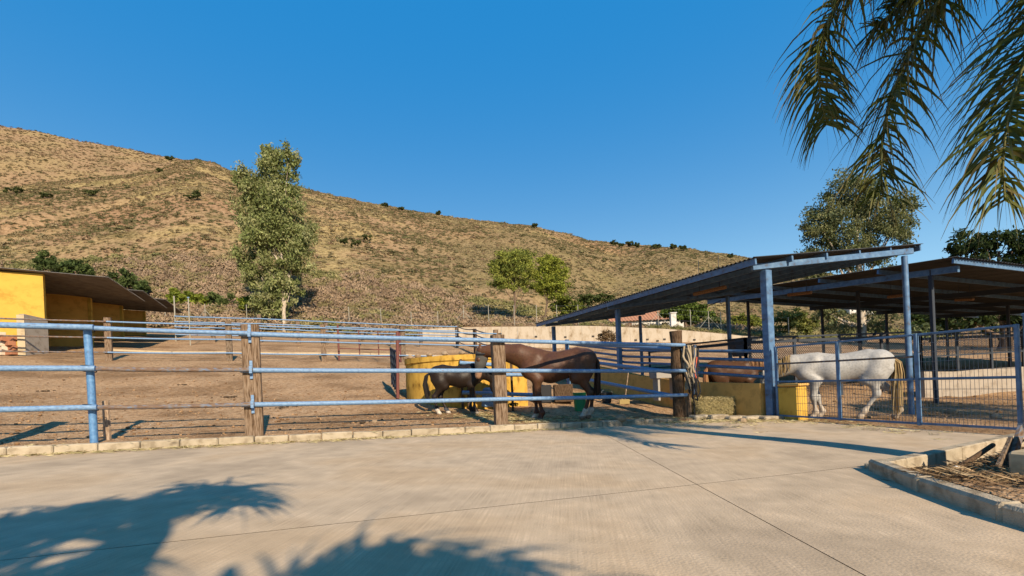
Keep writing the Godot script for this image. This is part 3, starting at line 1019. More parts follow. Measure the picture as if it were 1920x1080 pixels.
# ------------------------------------------------------------------ far walls and houses
func build_far_walls() -> void:
	# long white retaining wall
	var w := thing("retaining_wall", "long stained white wall at the foot of the hill", "wall", ground_at(1100, 45.0))
	var prev := Vector3.ZERO
	var bp := [[780, 650], [870, 645], [960, 640], [1105, 640], [1250, 645], [1330, 648], [1560, 652]]
	for k in 26:
		var px := 790.0 + k * 30.0
		var t := view_point(px, table(wall_top, px), 45.0)
		if k > 0:
			var s := Shape.new()
			var d := Vector3(t.x - prev.x, 0, t.z - prev.z).normalized()
			var ga := minf(ground_height(prev.x, 45.0), prev.y) - 0.8
			var gb := minf(ground_height(t.x, 45.0), t.y) - 0.8
			wall_piece(s, Vector3(prev.x, ga, prev.z) + d * 0.006, Vector3(t.x, gb, t.z) - d * 0.006, prev.y - ga, t.y - gb, 0.35 + 0.01 * (k % 2), 0.2)
			world_part("wall_panel", s, M.white_wall, w)
		prev = t
	for px in [885, 1005, 1060, 1112, 1128, 1192, 1214, 1233, 1246, 1302, 1318]:
		var s := Shape.new()
		var p := view_point(px, table(bp, px) - rng.randf_range(4, 10), 44.8)
		s.box(Transform3D(Basis(), p), Vector3(0.22, 0.14, 0.06))
		world_part("weep_hole", s, M.opening, w)
	# chain link fence on thin poles above the wall
	var cf := thing("chain_link_fence", "thin wire fence on pale poles along the foot of the hill", "fence", hill_point(900, 48.5))
	var last := Vector3.ZERO
	for px in [310, 385, 463, 655, 715, 772, 822, 870, 917, 965, 1007, 1045, 1085, 1235, 1296, 1330, 1353, 1405, 1440, 1480]:
		var zf := 48.5
		var p := hill_point(px, zf)
		var s := Shape.new()
		var hh := 2.1
		s.tube([p - Vector3(0, 0.3, 0), p + Vector3(0, hh, 0)], 0.035, 6)
		world_part("pole", s, M.pole_pale, cf)
		if px in [385, 870, 1235, 1330]:
			for sg in [-1, 1]:
				var br := Shape.new()
				br.tube([p + Vector3(0, 1.5, 0), p + Vector3(sg * 1.3, 0.0, 0)], 0.025, 5)
				world_part("brace", br, M.pole_pale, cf)
		if last != Vector3.ZERO:
			var wr := Shape.new()
			for h in [0.35, 0.9, 1.5, 2.0]:
				wr.tube([last + Vector3(0, h, 0), p + Vector3(0, h, 0)], 0.006, 4, false)
			world_part("wire", wr, M.wire, cf)
		last = p
	# low house with a tiled roof
	var zf := 60.0
	var h0 := hill_point(1225, zf)
	var house := thing("farmhouse", "low white house with a red tiled roof below the hill", "house", h0)
	var l := view_point(1150, 614, zf)
	var r := view_point(1285, 614, zf)
	var hw := r.x - l.x
	var gy := minf(minf(hill_point(1150, zf).y, hill_point(1285, zf).y), l.y) - 0.5
	var eave := view_point(1200, 600, zf).y
	var body := Shape.new()
	body.box(Transform3D(Basis(), Vector3((l.x + r.x) / 2.0, (gy + eave) / 2.0, -zf - 3.0)), Vector3(hw, eave - gy, 5.0))
	world_part("wall", body, M.house_white, house)
	var rf := Shape.new()
	var ridge := view_point(1200, 585, zf + 3.0).y
	for sg in [1.0, -1.0]:
		var e0 := Vector3(l.x - 0.4, eave - 0.02, -zf - 3.0 + sg * 2.9)
		var e1 := Vector3(r.x + 0.4, eave - 0.02, -zf - 3.0 + sg * 2.9)
		corrugated(rf, e0, Vector3(l.x - 0.4, ridge, -zf - 3.0), e1, 0.42, 0.05)
	world_part("roof", rf, M.roof_tile, house)
	var gb := Shape.new()
	for sx in [l.x + 0.05, r.x - 0.05]:
		gb.poly([Vector3(sx, eave, -zf - 5.5), Vector3(sx, eave, -zf - 0.5), Vector3(sx, ridge - 0.12, -zf - 3.0)], Vector3(sx - h0.x, 0, 0))
	world_part("gable", gb, M.house_white, house)
	for k in 3:
		var o := Shape.new()
		var p := view_point([1183, 1207, 1250][k], 609, zf)
		o.box(Transform3D(Basis(), Vector3(p.x, eave - 0.75, -zf - 0.49)), Vector3([0.5, 0.45, 0.9][k], [1.0, 0.6, 0.7][k], 0.06))
		world_part("door" if k == 0 else "window", o, M.brown_door if k == 0 else M.opening, house)
	var pil := thing("gate_pillar", "small white gate pillar beside the low house", "pillar", hill_point(1263, 54.0))
	var ps := Shape.new()
	ps.box(Transform3D(Basis(), Vector3(0, 0.7, 0)), Vector3(0.62, 2.0, 0.5), 0.03)
	part("shaft", ps, M.house_white, pil)
	var pc := Shape.new()
	pc.box(Transform3D(Basis(), Vector3(0, 1.75, 0)), Vector3(0.76, 0.1, 0.64), 0.02)
	part("cap", pc, M.house_white, pil)
	var far := thing("farmhouse", "tiny pale roofed house far behind the right canopy", "house", hill_point(1610, 90.0))
	var fb := Shape.new()
	fb.box(Transform3D(Basis(), Vector3(0, 1.0, 0)), Vector3(6.0, 3.0, 4.0))
	part("wall", fb, M.house_white, far)
	var fr := Shape.new()
	corrugated(fr, Vector3(-3.3, 2.4, 2.3), Vector3(-3.3, 3.4, 0), Vector3(3.3, 2.4, 2.3), 0.42, 0.05)
	corrugated(fr, Vector3(-3.3, 2.4, -2.3), Vector3(-3.3, 3.4, 0), Vector3(3.3, 2.4, -2.3), 0.42, 0.05)
	part("roof", fr, M.house_white, far)

# ------------------------------------------------------------------ trees
func crown(lobes: Array, count: int, size: float, cols: Array, droop: float, clumps := 14) -> Shape:
	# lobes: [centre, radii]; leaf-sized faces in clumps through the volume of each lobe
	var s := Shape.new()
	s.flat = true
	var total := 0.0
	var weight := []
	for l in lobes:
		var w: float = pow(l[1].x * l[1].y * l[1].z, 0.667)
		weight.append(w)
		total += w
	for k in lobes.size():
		var n := int(count * weight[k] / total)
		var c0: Vector3 = lobes[k][0]
		var r: Vector3 = lobes[k][1]
		var cl := []
		for i in clumps:
			var d := Vector3(rng.randfn(), rng.randfn() * 0.9 + 0.15, rng.randfn()).normalized()
			cl.append([c0 + d * r * rng.randf_range(0.45, 1.02), rng.randf_range(0.22, 0.4), rng.randi() % cols.size(), rng.randf_range(0.8, 1.2)])
		for i in n:
			var q: Array = cl[rng.randi() % clumps]
			var p: Vector3 = q[0] + Vector3(rng.randfn(), rng.randfn() * 0.85, rng.randfn()) * r * q[1] * 0.5
			var col: Color = cols[q[2]] if rng.randf() < 0.7 else cols[rng.randi() % cols.size()]
			s.col = col * (q[3] * rng.randf_range(0.75, 1.25))
			var al := Vector3(rng.randfn() * 0.6, rng.randfn() * 0.6 - droop, rng.randfn() * 0.6).normalized()
			var ac := al.cross(Vector3(rng.randfn(), rng.randfn(), rng.randfn())).normalized()
			var g := size * rng.randf_range(0.6, 1.3)
			s.leaf(p, al * g, ac * g * 0.42)
	return s

func limbs(foot: Vector3, top: Vector3, r: float, ends: Array, crook := 0.15) -> Shape:
	var s := Shape.new()
	var pts := []
	var rad := []
	for i in 8:
		var t := i / 7.0
		pts.append(foot.lerp(top, t) + Vector3(sin(t * 5.0) * crook, 0, cos(t * 4.0) * crook) * (1.0 if i > 0 else 0.3))
		rad.append(r * (1.0 - 0.82 * t) * (1.25 if i == 0 else 1.0))
	s.tube(pts, rad, 8)
	for e in ends:
		var t: float = e[1]
		var a: Vector3 = pts[int(t * 7.0)]
		var mid := a.lerp(e[0], 0.5) + Vector3(0, -0.06, 0) * a.distance_to(e[0])
		var rr := r * (1.0 - 0.82 * t) * 0.6
		s.tube([a, mid, e[0]], [rr, rr * 0.65, rr * 0.22], 6)
	return s

func plant(called: String, label: String, category: String, foot: Vector3, lobes_px: Array, zf: float, count: int, leaf: float, cols: Array, droop: float, bark: Material, trunk_r: float, trunk_top: Vector3, group := "", flat_z := 0.8, clumps := 14) -> Node3D:
	# lobes_px: [column, row, half width, half height] at the depth zf
	var t := thing(called, label, category, foot, 0.0, group)
	var lobes := []
	var ends := []
	var k := zf / FPX
	for l in lobes_px:
		var off: float = l[4] if l.size() > 4 else 0.0
		var c := view_point(l[0], l[1], zf + off) - foot
		lobes.append([c, Vector3(l[2] * k, l[3] * k, 0) * 1.12 + Vector3(0, 0, (l[2] + l[3]) * 0.5 * k * flat_z)])
		ends.append([c, clampf(0.25 + 0.6 * (c.y / maxf(0.1, (trunk_top - foot).y)) - 0.25, 0.15, 0.85)])
	part("crown", crown(lobes, count, leaf, cols, droop, clumps), M.leafage, t)
	if trunk_r > 0.0:
		part("trunk", limbs(Vector3(0, -0.3, 0), trunk_top - foot, trunk_r, ends), bark, t)
	return t

func build_trees() -> void:
	var gum := [Color(0.205, 0.23, 0.085), Color(0.25, 0.265, 0.11), Color(0.30, 0.30, 0.145), Color(0.165, 0.195, 0.07)]
	var z1 := 47.5
	plant("eucalyptus_tree", "tall pale-trunked eucalyptus standing before the hill at the left", "tree", hill_point(533, z1), [[517, 308, 36, 38], [500, 300, 20, 28], [540, 305, 18, 30], [466, 340, 22, 32], [485, 365, 36, 40], [520, 370, 40, 44], [470, 410, 28, 45], [505, 420, 40, 45], [545, 415, 32, 40], [562, 440, 26, 45], [475, 465, 34, 45], [515, 470, 38, 40], [558, 475, 28, 38], [465, 510, 20, 30], [490, 520, 26, 32], [545, 505, 26, 22], [505, 560, 30, 30], [525, 580, 22, 20], [490, 575, 20, 20], [525, 535, 26, 26], [545, 545, 22, 22], [508, 585, 24, 16]], z1, 50000, 0.15, gum, 0.55, M.pale_bark, 0.2, view_point(518, 330, z1), "", 0.9, 16)
	var z2 := 40.0
	plant("eucalyptus_tree", "airy eucalyptus rising above the ridge between the two canopies", "tree", ground_at(1612, z2), [[1565, 392, 48, 42], [1602, 360, 40, 34], [1645, 385, 50, 46], [1688, 400, 28, 34], [1540, 428, 36, 36], [1600, 440, 48, 34], [1665, 440, 40, 34], [1560, 475, 46, 30], [1620, 490, 50, 28], [1530, 520, 30, 30], [1550, 585, 26, 26], [1575, 605, 28, 22], [1640, 590, 26, 30], [1620, 560, 34, 24]], z2, 42000, 0.12, [Color(0.12, 0.14, 0.065), Color(0.17, 0.18, 0.085), Color(0.21, 0.21, 0.10), Color(0.10, 0.12, 0.06)], 0.55, M.pale_bark, 0.36, view_point(1610, 380, z2), "", 0.8, 22)
	# the two pines on the slope
	var pine := [Color(0.22, 0.245, 0.055), Color(0.27, 0.29, 0.065), Color(0.16, 0.19, 0.045), Color(0.31, 0.32, 0.075)]
	plant("pine_tree", "taller of two round pines at the hill foot, left one", "tree", hill_point(960, 53), [[965, 488, 32, 20], [942, 505, 24, 20], [985, 510, 24, 24], [958, 522, 32, 20], [940, 532, 20, 13], [978, 485, 22, 16], [932, 495, 14, 12], [990, 535, 16, 12]], 53, 20000, 0.12, pine, -0.2, M.dark_bark, 0.17, view_point(968, 505, 53), "pair of pines at the hill foot", 0.9, 26)
	plant("pine_tree", "brighter green right-hand pine of the pair at the hill foot", "tree", hill_point(1016, 53), [[1036, 500, 24, 17], [1022, 520, 18, 16], [1050, 525, 20, 22], [1035, 535, 24, 16], [1048, 552, 18, 15], [1030, 492, 20, 12], [1020, 540, 16, 12]], 53, 15000, 0.12, [Color(0.26, 0.285, 0.045), Color(0.20, 0.23, 0.04), Color(0.31, 0.325, 0.06)], -0.2, M.dark_bark, 0.13, view_point(1032, 515, 53), "pair of pines at the hill foot", 0.9, 26)
	# dark trees at the right edge
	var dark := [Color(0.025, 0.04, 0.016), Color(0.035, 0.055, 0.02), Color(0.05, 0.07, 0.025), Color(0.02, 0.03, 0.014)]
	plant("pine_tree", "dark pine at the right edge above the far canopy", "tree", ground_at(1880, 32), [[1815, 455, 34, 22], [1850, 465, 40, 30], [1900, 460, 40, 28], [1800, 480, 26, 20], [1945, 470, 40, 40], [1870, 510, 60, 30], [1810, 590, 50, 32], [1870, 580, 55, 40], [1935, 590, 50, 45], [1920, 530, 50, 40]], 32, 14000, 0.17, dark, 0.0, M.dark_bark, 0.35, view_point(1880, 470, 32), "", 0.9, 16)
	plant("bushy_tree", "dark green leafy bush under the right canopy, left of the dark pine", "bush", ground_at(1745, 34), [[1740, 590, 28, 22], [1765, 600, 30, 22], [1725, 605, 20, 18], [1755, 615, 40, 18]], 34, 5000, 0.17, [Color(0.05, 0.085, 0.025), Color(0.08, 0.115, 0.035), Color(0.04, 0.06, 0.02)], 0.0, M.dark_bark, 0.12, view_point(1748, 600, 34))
	plant("bushy_tree", "grey green shrub at the foot of the dark pine", "bush", ground_at(1720, 30), [[1722, 622, 18, 14], [1745, 625, 16, 12]], 30, 1500, 0.13, [Color(0.12, 0.15, 0.07), Color(0.16, 0.18, 0.09)], 0.0, M.dark_bark, 0.05, view_point(1725, 620, 30))
	# leafy tree by the house and shrubs behind the white wall
	plant("fig_tree", "spreading bright green tree beside the low white house", "tree", hill_point(1285, 57), [[1262, 582, 24, 16], [1285, 578, 26, 16], [1300, 590, 24, 16], [1320, 598, 20, 14], [1285, 595, 24, 14]], 57, 7000, 0.24, [Color(0.10, 0.14, 0.03), Color(0.14, 0.19, 0.04), Color(0.075, 0.11, 0.025)], 0.1, M.dark_bark, 0.2, view_point(1280, 585, 57), "", 0.9, 12)
	plant("shrub", "yellow green round shrub behind the wall, right of the fig tree", "shrub", hill_point(1405, 58), [[1390, 603, 18, 13], [1412, 604, 16, 14], [1400, 612, 26, 10]], 58, 2500, 0.2, [Color(0.17, 0.19, 0.04), Color(0.22, 0.23, 0.05)], 0.0, M.dark_bark, 0.06, view_point(1405, 600, 58))
	plant("shrub", "grey green shrub row right of the fig tree", "shrub", hill_point(1345, 56), [[1340, 606, 20, 12], [1360, 612, 16, 10], [1325, 610, 14, 10]], 56, 2500, 0.2, [Color(0.10, 0.12, 0.05), Color(0.14, 0.155, 0.06)], 0.0, M.dark_bark, 0.06, view_point(1345, 606, 56))
	plant("shrub", "yellow green shrub between tall column and eucalyptus trunk", "shrub", hill_point(1500, 50), [[1480, 605, 26, 18], [1512, 612, 22, 16], [1495, 595, 18, 12]], 50, 3000, 0.19, [Color(0.16, 0.17, 0.05), Color(0.11, 0.13, 0.04), Color(0.21, 0.21, 0.06)], 0.0, M.dark_bark, 0.06, view_point(1495, 605, 50))
	plant("shrub", "bushy green undergrowth right of the two pines", "shrub", hill_point(1065, 53), [[1062, 570, 22, 14], [1085, 578, 16, 12], [1050, 580, 16, 12]], 53, 2500, 0.2, [Color(0.15, 0.17, 0.03), Color(0.10, 0.12, 0.03)], 0.0, M.dark_bark, 0.06, view_point(1065, 575, 53))
	plant("shrub", "dark green shrub on slope above the canopy's low edge", "shrub", hill_point(1100, 70), [[1098, 563, 14, 10], [1130, 560, 18, 10], [1150, 567, 12, 8]], 70, 2200, 0.24, [Color(0.06, 0.08, 0.025), Color(0.085, 0.105, 0.035)], 0.0, M.dark_bark, 0.06, view_point(1110, 565, 70))
	# shrubs behind the stable and along the left foot of the hill
	var d2 := [Color(0.05, 0.075, 0.025), Color(0.075, 0.10, 0.035), Color(0.095, 0.125, 0.04)]
	plant("shrub", "large dark green shrub behind the yellow stable roof", "shrub", hill_point(120, 52), [[85, 492, 18, 18], [110, 500, 22, 14], [140, 505, 24, 14], [165, 508, 14, 12]], 52, 5000, 0.2, d2, 0.0, M.dark_bark, 0.1, view_point(120, 500, 52))
	plant("shrub", "dark shrub just above the lower end of the stable roofs", "shrub", hill_point(240, 54), [[225, 528, 22, 18], [250, 535, 20, 16], [265, 542, 14, 12]], 54, 3500, 0.2, d2, 0.0, M.dark_bark, 0.1, view_point(240, 530, 54))
	var lime := [Color(0.19, 0.23, 0.03), Color(0.15, 0.19, 0.03), Color(0.23, 0.26, 0.045)]
	plant("shrub", "lime green young pines left of a grey green bush", "shrub", hill_point(350, 52), [[335, 557, 18, 14], [355, 562, 18, 13], [375, 567, 16, 12], [340, 570, 20, 10]], 52, 4000, 0.19, lime, -0.2, M.dark_bark, 0.08, view_point(350, 560, 52), "lime green shrubs at the hill foot")
	plant("shrub", "grey green rounded bush between two lime green shrubs", "shrub", hill_point(415, 52), [[405, 567, 18, 15], [428, 570, 16, 14]], 52, 3000, 0.19, [Color(0.09, 0.12, 0.04), Color(0.12, 0.15, 0.05)], 0.0, M.dark_bark, 0.08, view_point(415, 568, 52))
	plant("shrub", "small lime green pine just left of the tall eucalyptus", "shrub", hill_point(467, 51), [[466, 567, 15, 13], [460, 575, 10, 8]], 51, 2000, 0.18, lime, -0.2, M.dark_bark, 0.06, view_point(466, 568, 51), "lime green shrubs at the hill foot")
	# single trees on the hillside and on the skyline
	var spots := [[360, 365, 16, 8, "flat topped dark green tree alone on the left hillside"], [645, 452, 7, 7, "leftmost dark bush of three on the mid hillside"], [665, 456, 9, 9, "largest dark bush of three on the mid hillside"], [688, 445, 8, 7, "rightmost dark bush of three on the mid hillside"], [722, 384, 6, 4.5, "leftmost small tree on the skyline right of the eucalyptus"], [752, 390, 4.5, 3.5, "second small skyline tree from the eucalyptus"], [822, 399, 4.5, 4.5, "third small skyline tree from the eucalyptus, standing apart"], [1003, 422, 5, 3.5, "lone small skyline tree above the two pines"], [1151, 455, 7, 4, "flat skyline tree, leftmost of the cluster above the canopy"], [1166, 459, 6, 3.5, "low skyline bush, second of the cluster above the canopy"], [1182, 456, 7, 5, "umbrella shaped skyline tree, third of the cluster above the canopy"], [1194, 459, 5, 4, "skyline tree, fourth of the cluster above the canopy"], [1232, 461, 9, 4, "wide low skyline bush between two skyline clusters"], [1263, 461, 6.5, 4.5, "round skyline tree on a thin stem right of the wide low bush"], [1282, 464, 6.5, 4.5, "last round skyline tree before the ridge falls to the canopy"], [1370, 479, 5, 3, "tiny skyline bush beside the canopy's high corner"], [318, 296, 9, 4, "dark clump on the left skyline beside the hump"], [300, 318, 5, 3, "small green bush just under the left skyline"], [175, 360, 12, 5, "olive bushes in a row high on the left hillside"], [25, 355, 16, 8, "green bush at the left edge of the hillside"], [90, 365, 12, 5, "small green bush on left hillside right of the edge bush"]]
	for sp in spots:
		var zr := table(crest_depth, sp[0])
		var zf := zr - 1.5
		# find the depth at which the slope is seen there
		var best := 1e9
		var want: float = sp[1] + sp[3] + 2.5
		var zz := 60.0
		while zz < zr:
			var p := hill_point(sp[0], zz)
			var c := lean.inverse() * (p - EYE)
			var row := 722.0 - c.y / -c.z * FPX
			if absf(row - want) < best:
				best = absf(row - want)
				zf = zz
			zz += 1.5
		var foot := hill_point(sp[0], zf)
		plant("hill_tree", sp[4], "tree", foot, [[sp[0], sp[1], sp[2], sp[3] * 0.8], [sp[0] + sp[2] * 0.4, sp[1] + sp[3] * 0.2, sp[2] * 0.5, sp[3] * 0.6], [sp[0] - sp[2] * 0.4, sp[1] + sp[3] * 0.3, sp[2] * 0.55, sp[3] * 0.6]], zf, 500, 0.0022 * zf, [Color(0.06, 0.075, 0.028), Color(0.085, 0.10, 0.035)], 0.0, M.dark_bark, 0.0009 * zf, view_point(sp[0], sp[1], zf), "trees dotted over the hill", 0.9, 6)

# ------------------------------------------------------------------ fences
func timber(parent: Node3D, foot: Vector3, h: float, w: float, d: float, mat: Material, turn: float, tilt := 0.0) -> MeshInstance3D:
	# a weathered sleeper: ten slices, slightly uneven, a worn top
	var s := Shape.new()
	var rings := 9
	var pts := []
	var off := rng.randf() * 50.0
	for i in rings:
		var y := -0.3 + (h + 0.3) * i / (rings - 1)
		var row := []
		for q in [[-1, -1], [-0.86, -1.0], [0.86, -1.0], [1, -1], [1, -0.8], [1, 0.8], [1, 1], [0.86, 1], [-0.86, 1], [-1, 1], [-1, 0.8], [-1, -0.8]]:
			var corner: bool = absf(q[0]) == 1 and absf(q[1]) == 1
			var k := 0.93 if corner else 1.0
			k *= 1.0 + 0.035 * bump_noise.get_noise_2d(off + y * 9.0, q[0] * 20.0 + q[1] * 7.0)
			row.append(Vector3(q[0] * w / 2.0 * k, y + (0.015 * bump_noise.get_noise_2d(off + q[0] * 40.0, q[1] * 40.0) if i == rings - 1 else 0.0), q[1] * d / 2.0 * k))
		pts.append(row)
	for i in rings - 1:
		for k in 12:
			var a: Vector3 = pts[i][k]
			var b: Vector3 = pts[i][(k + 1) % 12]
			var c: Vector3 = pts[i + 1][(k + 1) % 12]
			var e: Vector3 = pts[i + 1][k]
			s.poly([a, b, c, e], Vector3(a.x + b.x, 0, a.z + b.z))
	s.poly(pts[rings - 1], Vector3.UP)
	var t := Transform3D(Basis(Vector3.UP, turn) * Basis(Vector3(0, 0, 1), tilt), foot)
	return part("post", s, mat, parent, parent.transform.affine_inverse() * t)

func rail(parent: Node3D, a: Vector3, b: Vector3, r: float, mat: Material, sag := 0.0, called := "rail") -> MeshInstance3D:
	var s := Shape.new()
	var pts := []
	var n := 6
	for i in n + 1:
		var t := float(i) / n
		pts.append(a.lerp(b, t) - Vector3(0, sag * 4.0 * t * (1.0 - t), 0))
	s.tube(pts, r, 10)
	return world_part(called, s, mat, parent)

func along_fence(x: float, s: float) -> Vector3:
	var zf := 9.65 + 0.406 * x + s / 0.9266
	return Vector3(x, -0.0353 * x + rise(s), -zf)

func build_fences() -> void:
	var yaw := atan2(0.406, 1.0)
	var front := Vector3(0.376, 0, 0.926)
	var p470 := ground_at(478, 7.9)
	var p937 := ground_at(940, 9.55)
	var p1270 := ground_at(1274, 11.22)
	var p170 := ground_at(177, 7.1)
	var fence := thing("paddock_fence", "front fence of light blue pipe rails on weathered timber posts", "fence", p937)
	timber(fence, p470, 1.83, 0.265, 0.16, M.timber, yaw)
	timber(fence, p937, 1.8, 0.255, 0.17, M.timber, yaw)
	var pleft := along_fence(-7.43, 0.0)
	timber(fence, pleft, 1.8, 0.26, 0.16, M.timber, yaw)
	# round dark end post
	var rp := Shape.new()
	var pts := []
	var rad := []
	for i in 9:
		var t := i / 8.0
		pts.append(p1270 + Vector3(0.01 * sin(i * 2.0), -0.3 + 2.33 * t, 0.01 * cos(i * 3.0)))
		rad.append(0.135 + 0.012 * sin(i * 1.7))
	rp.tube(pts, rad, 14)
	var rpo := world_part("post", rp, M.timber_dark, fence)
	rpo.set_meta("label", "round dark timber end post")
	# second stump beside it
	var st := Shape.new()
	st.tube([p1270 + Vector3(0.24, -0.3, -0.12), p1270 + Vector3(0.21, 0.55, -0.1)], [0.11, 0.1], 12)
	world_part("post", st, M.timber, fence)
	# blue pipe post, a little crooked
	var bp := Shape.new()
	bp.tube([p170 - Vector3(0, 0.3, 0), p170 + Vector3(-0.01, 0.9, 0), p170 + Vector3(-0.03, 1.75, 0)], 0.05, 14)
	var bpo := world_part("post", bp, M.post_blue, fence)
	bpo.set_meta("label", "bright blue pipe post")
	var stake := Shape.new()
	var sp := p170 + Vector3(-0.1, 0, -0.35)
	stake.bar(Vector3(sp.x, ground_height(sp.x, -sp.z) - 0.1, sp.z), sp + Vector3(0, 0.62, 0), 0.09, 0.05, 0.005)
	world_part("stake", stake, M.board, fence)
	var hs := [0.53, 1.09, 1.68]
	var o := front * 0.15
	for k in 3:
		var h := Vector3(0, hs[k], 0)
		var hl := Vector3(0, [0.53, 1.10, 1.70][k], 0)
		rail(fence, along_fence(-16, 0.0) + hl + o * 0.5, p170 + hl + Vector3(0.1, 0, 0.0) + o * 0.55, 0.042, M.rail_blue, 0.012)
		rail(fence, p170 + hl + o * 0.5, p470 + h + o + Vector3(0.03, 0, 0), 0.035, M.rail_rusty if k < 2 else M.rail_blue, 0.01)
		rail(fence, p470 + h + o - Vector3(0.17, 0, 0), p937 + h + o + Vector3(0.02, 0.0, 0), 0.041, M.rail_blue, 0.008)
		rail(fence, p937 + h + o, p1270 + h + o + Vector3(0.08, 0, 0.02), 0.041, M.rail_blue, 0.008)
		# straps over the rails at the timber posts
		for pp in [p470, pleft]:
			var br := Shape.new()
			br.box(Transform3D(Basis(Vector3.UP, yaw), pp + h + front * 0.10 + Vector3(0, 0.0, 0)), Vector3(0.045, 0.30, 0.02), 0.004)
			br.box(Transform3D(Basis(Vector3.UP, yaw), pp + h + front * 0.185), Vector3(0.045, 0.12, 0.02), 0.004)
			world_part("bracket", br, M.rail_blue, fence)
		var wr := Shape.new()
		for j in 3:
			var ring := []
			for i in 13:
				var a := TAU * i / 12.0
				ring.append(p170 + hl + Vector3(cos(a) * 0.085, -0.03 + 0.03 * j + 0.02 * sin(a), sin(a) * 0.1 + 0.04))
			wr.tube(ring, 0.006, 5, false)
		world_part("wire_binding", wr, M.rope_black, fence)
	# middle fence across the slope
	var back := thing("paddock_fence", "second fence of blue pipes on timber posts across the brown slope", "fence", along_fence(-9.0, 16.0))
	var cols := [-190.0, 205.0, 431.0, 608.0, 757.0, 932.0]
	var bp2 := []
	for px in cols:
		var zf: float = 26.9 / (1.0 - 0.406 * (px - 960.0) / FPX)
		bp2.append(ground_at(px, zf))
	for k in cols.size():
		timber(back, bp2[k], 1.8 if k < 5 else 1.85, 0.24, 0.17, M.timber if k % 2 else M.timber_grey, yaw)
		if k > 0:
			for j in 4:
				if k == 4 and j == 9:
					continue
				var h := Vector3(0, [0.34, 0.95, 1.28, 1.62][j], 0)
				if j == 2 and k != 1 and k != 3:
					continue
				rail(back, bp2[k - 1] + h + front * 0.13, bp2[k] + h + front * 0.13, 0.034, M.rail_rusty if k == 1 else M.rail_blue, 0.02)
	# far fence
	var far := thing("paddock_fence", "farthest fence of pale blue rails below the hill", "fence", along_fence(-12.0, 28.0))
	var fp := []
	var fcols := [330.0, 400.0, 488.0, 560.0, 613.0, 680.0, 735.0, 790.0, 858.0]
	for px in fcols:
		var zf: float = 40.6 / (1.0 - 0.406 * (px - 960.0) / FPX)
		fp.append(ground_at(px, zf))
	for k in fcols.size():
		if k == 0:
			var pole := Shape.new()
			pole.tube([fp[0] - Vector3(0, 0.2, 0), fp[0] + Vector3(0, 3.0, 0)], 0.04, 8)
			world_part("pole", pole, M.pole_pale, far)
		else:
			timber(far, fp[k], [1.6, 1.6, 1.95, 1.6, 1.85, 1.6, 1.7, 1.6, 1.8][k], 0.26, 0.2, M.timber if k % 2 else M.timber_grey, yaw)
		if k > 0:
			for h in [0.45, 0.95, 1.3, 1.65]:
				rail(far, fp[k - 1] + Vector3(0, h, 0) + front * 0.14, fp[k] + Vector3(0, h, 0) + front * 0.14, 0.04, M.rail_blue, 0.015)
	var pole2 := thing("thin_pole", "thin pale pole standing before the far fence, left of the eucalyptus", "pole", ground_at(357, 29.5))
	var pl := Shape.new()
	pl.tube([Vector3(0, -0.2, 0), Vector3(0, 2.9, 0)], 0.035, 8)
	part("shaft", pl, M.pole_pale, pole2)
	var stub := Shape.new()
	stub.tube([Vector3(0, 2.9, 0), Vector3(0, 2.96, 0)], 0.065, 8)
	part("cap", stub, M.rail_blue, pole2)
	# yellowish ground rail line: a low board edge beyond the middle fence
	var edge := thing("board_edging", "low pale board edging on the ground beyond the middle fence", "edging", along_fence(-8.0, 19.5))
	for k in 9:
		var a := along_fence(-19.0 + k * 2.2, 19.5)
		var b := along_fence(-19.0 + (k + 1) * 2.2 - 0.03, 19.5)
		var s := Shape.new()
		a.y = ground_height(a.x, -a.z) + 0.07
		b.y = ground_height(b.x, -b.z) + 0.07
		s.bar(a, b, 0.06, 0.09, 0.01)
		world_part("board", s, M.cream_wall, edge)
	# sagging side fence joining far and middle fences
	var side := thing("paddock_fence", "dark sagging side fence joining far and middle fences", "fence", fp[8])
	var e0: Vector3 = fp[8]
	var e1: Vector3 = ground_at(892, 33)
	var e2: Vector3 = bp2[5] + Vector3(0.3, 0, 0.2)
	timber(side, e1, 1.7, 0.22, 0.18, M.timber_dark, 0.5)
	for h in [0.45, 0.9, 1.3, 1.65]:
		rail(side, e0 + Vector3(0.1, h, 0), e1 + Vector3(0, h, 0.12), 0.035, M.shed_dark, 0.1)
		rail(side, e1 + Vector3(0, h, 0.12), e2 + Vector3(0, h - 0.05, 0), 0.035, M.shed_dark, 0.12)
	# maroon gate in the middle fence
	var gate := thing("tube_gate", "dark red tube gate hung in the middle fence", "gate", ground_at(635, 24.0))
	var ga := ground_at(636, 24.0)
	var gb := ground_at(752, 24.6)
	for h in [0.28, 0.62, 1.3, 1.62]:
		rail(gate, ga + Vector3(0, h, 0), gb + Vector3(0, h, 0), 0.026, M.maroon, 0.0, "bar")
	for t in [0.0, 0.33, 0.64, 1.0]:
		var s := Shape.new()
		var p: Vector3 = ga.lerp(gb, t)
		s.tube([p + Vector3(0, 0.02 if t in [0.0, 1.0] else 0.28, 0), p + Vector3(0, 1.82 if t == 0.0 else 1.64, 0)], 0.05 if t in [0.0, 1.0] else 0.028, 8)
		world_part("upright", s, M.maroon, gate)
	# open leaf beside the tank, seen nearly edge on
	var leaf := thing("tube_gate", "dark red gate leaf swung open beside the yellow tank", "gate", ground_at(745, 13.6))
	var la := ground_at(746, 13.2)
	var lb := ground_at(734, 15.6)
	var pst := Shape.new()
	pst.tube([la + Vector3(0, 0.02, 0), la + Vector3(0.07, 1.85, 0)], 0.045, 8)
	world_part("upright", pst, M.maroon, leaf)
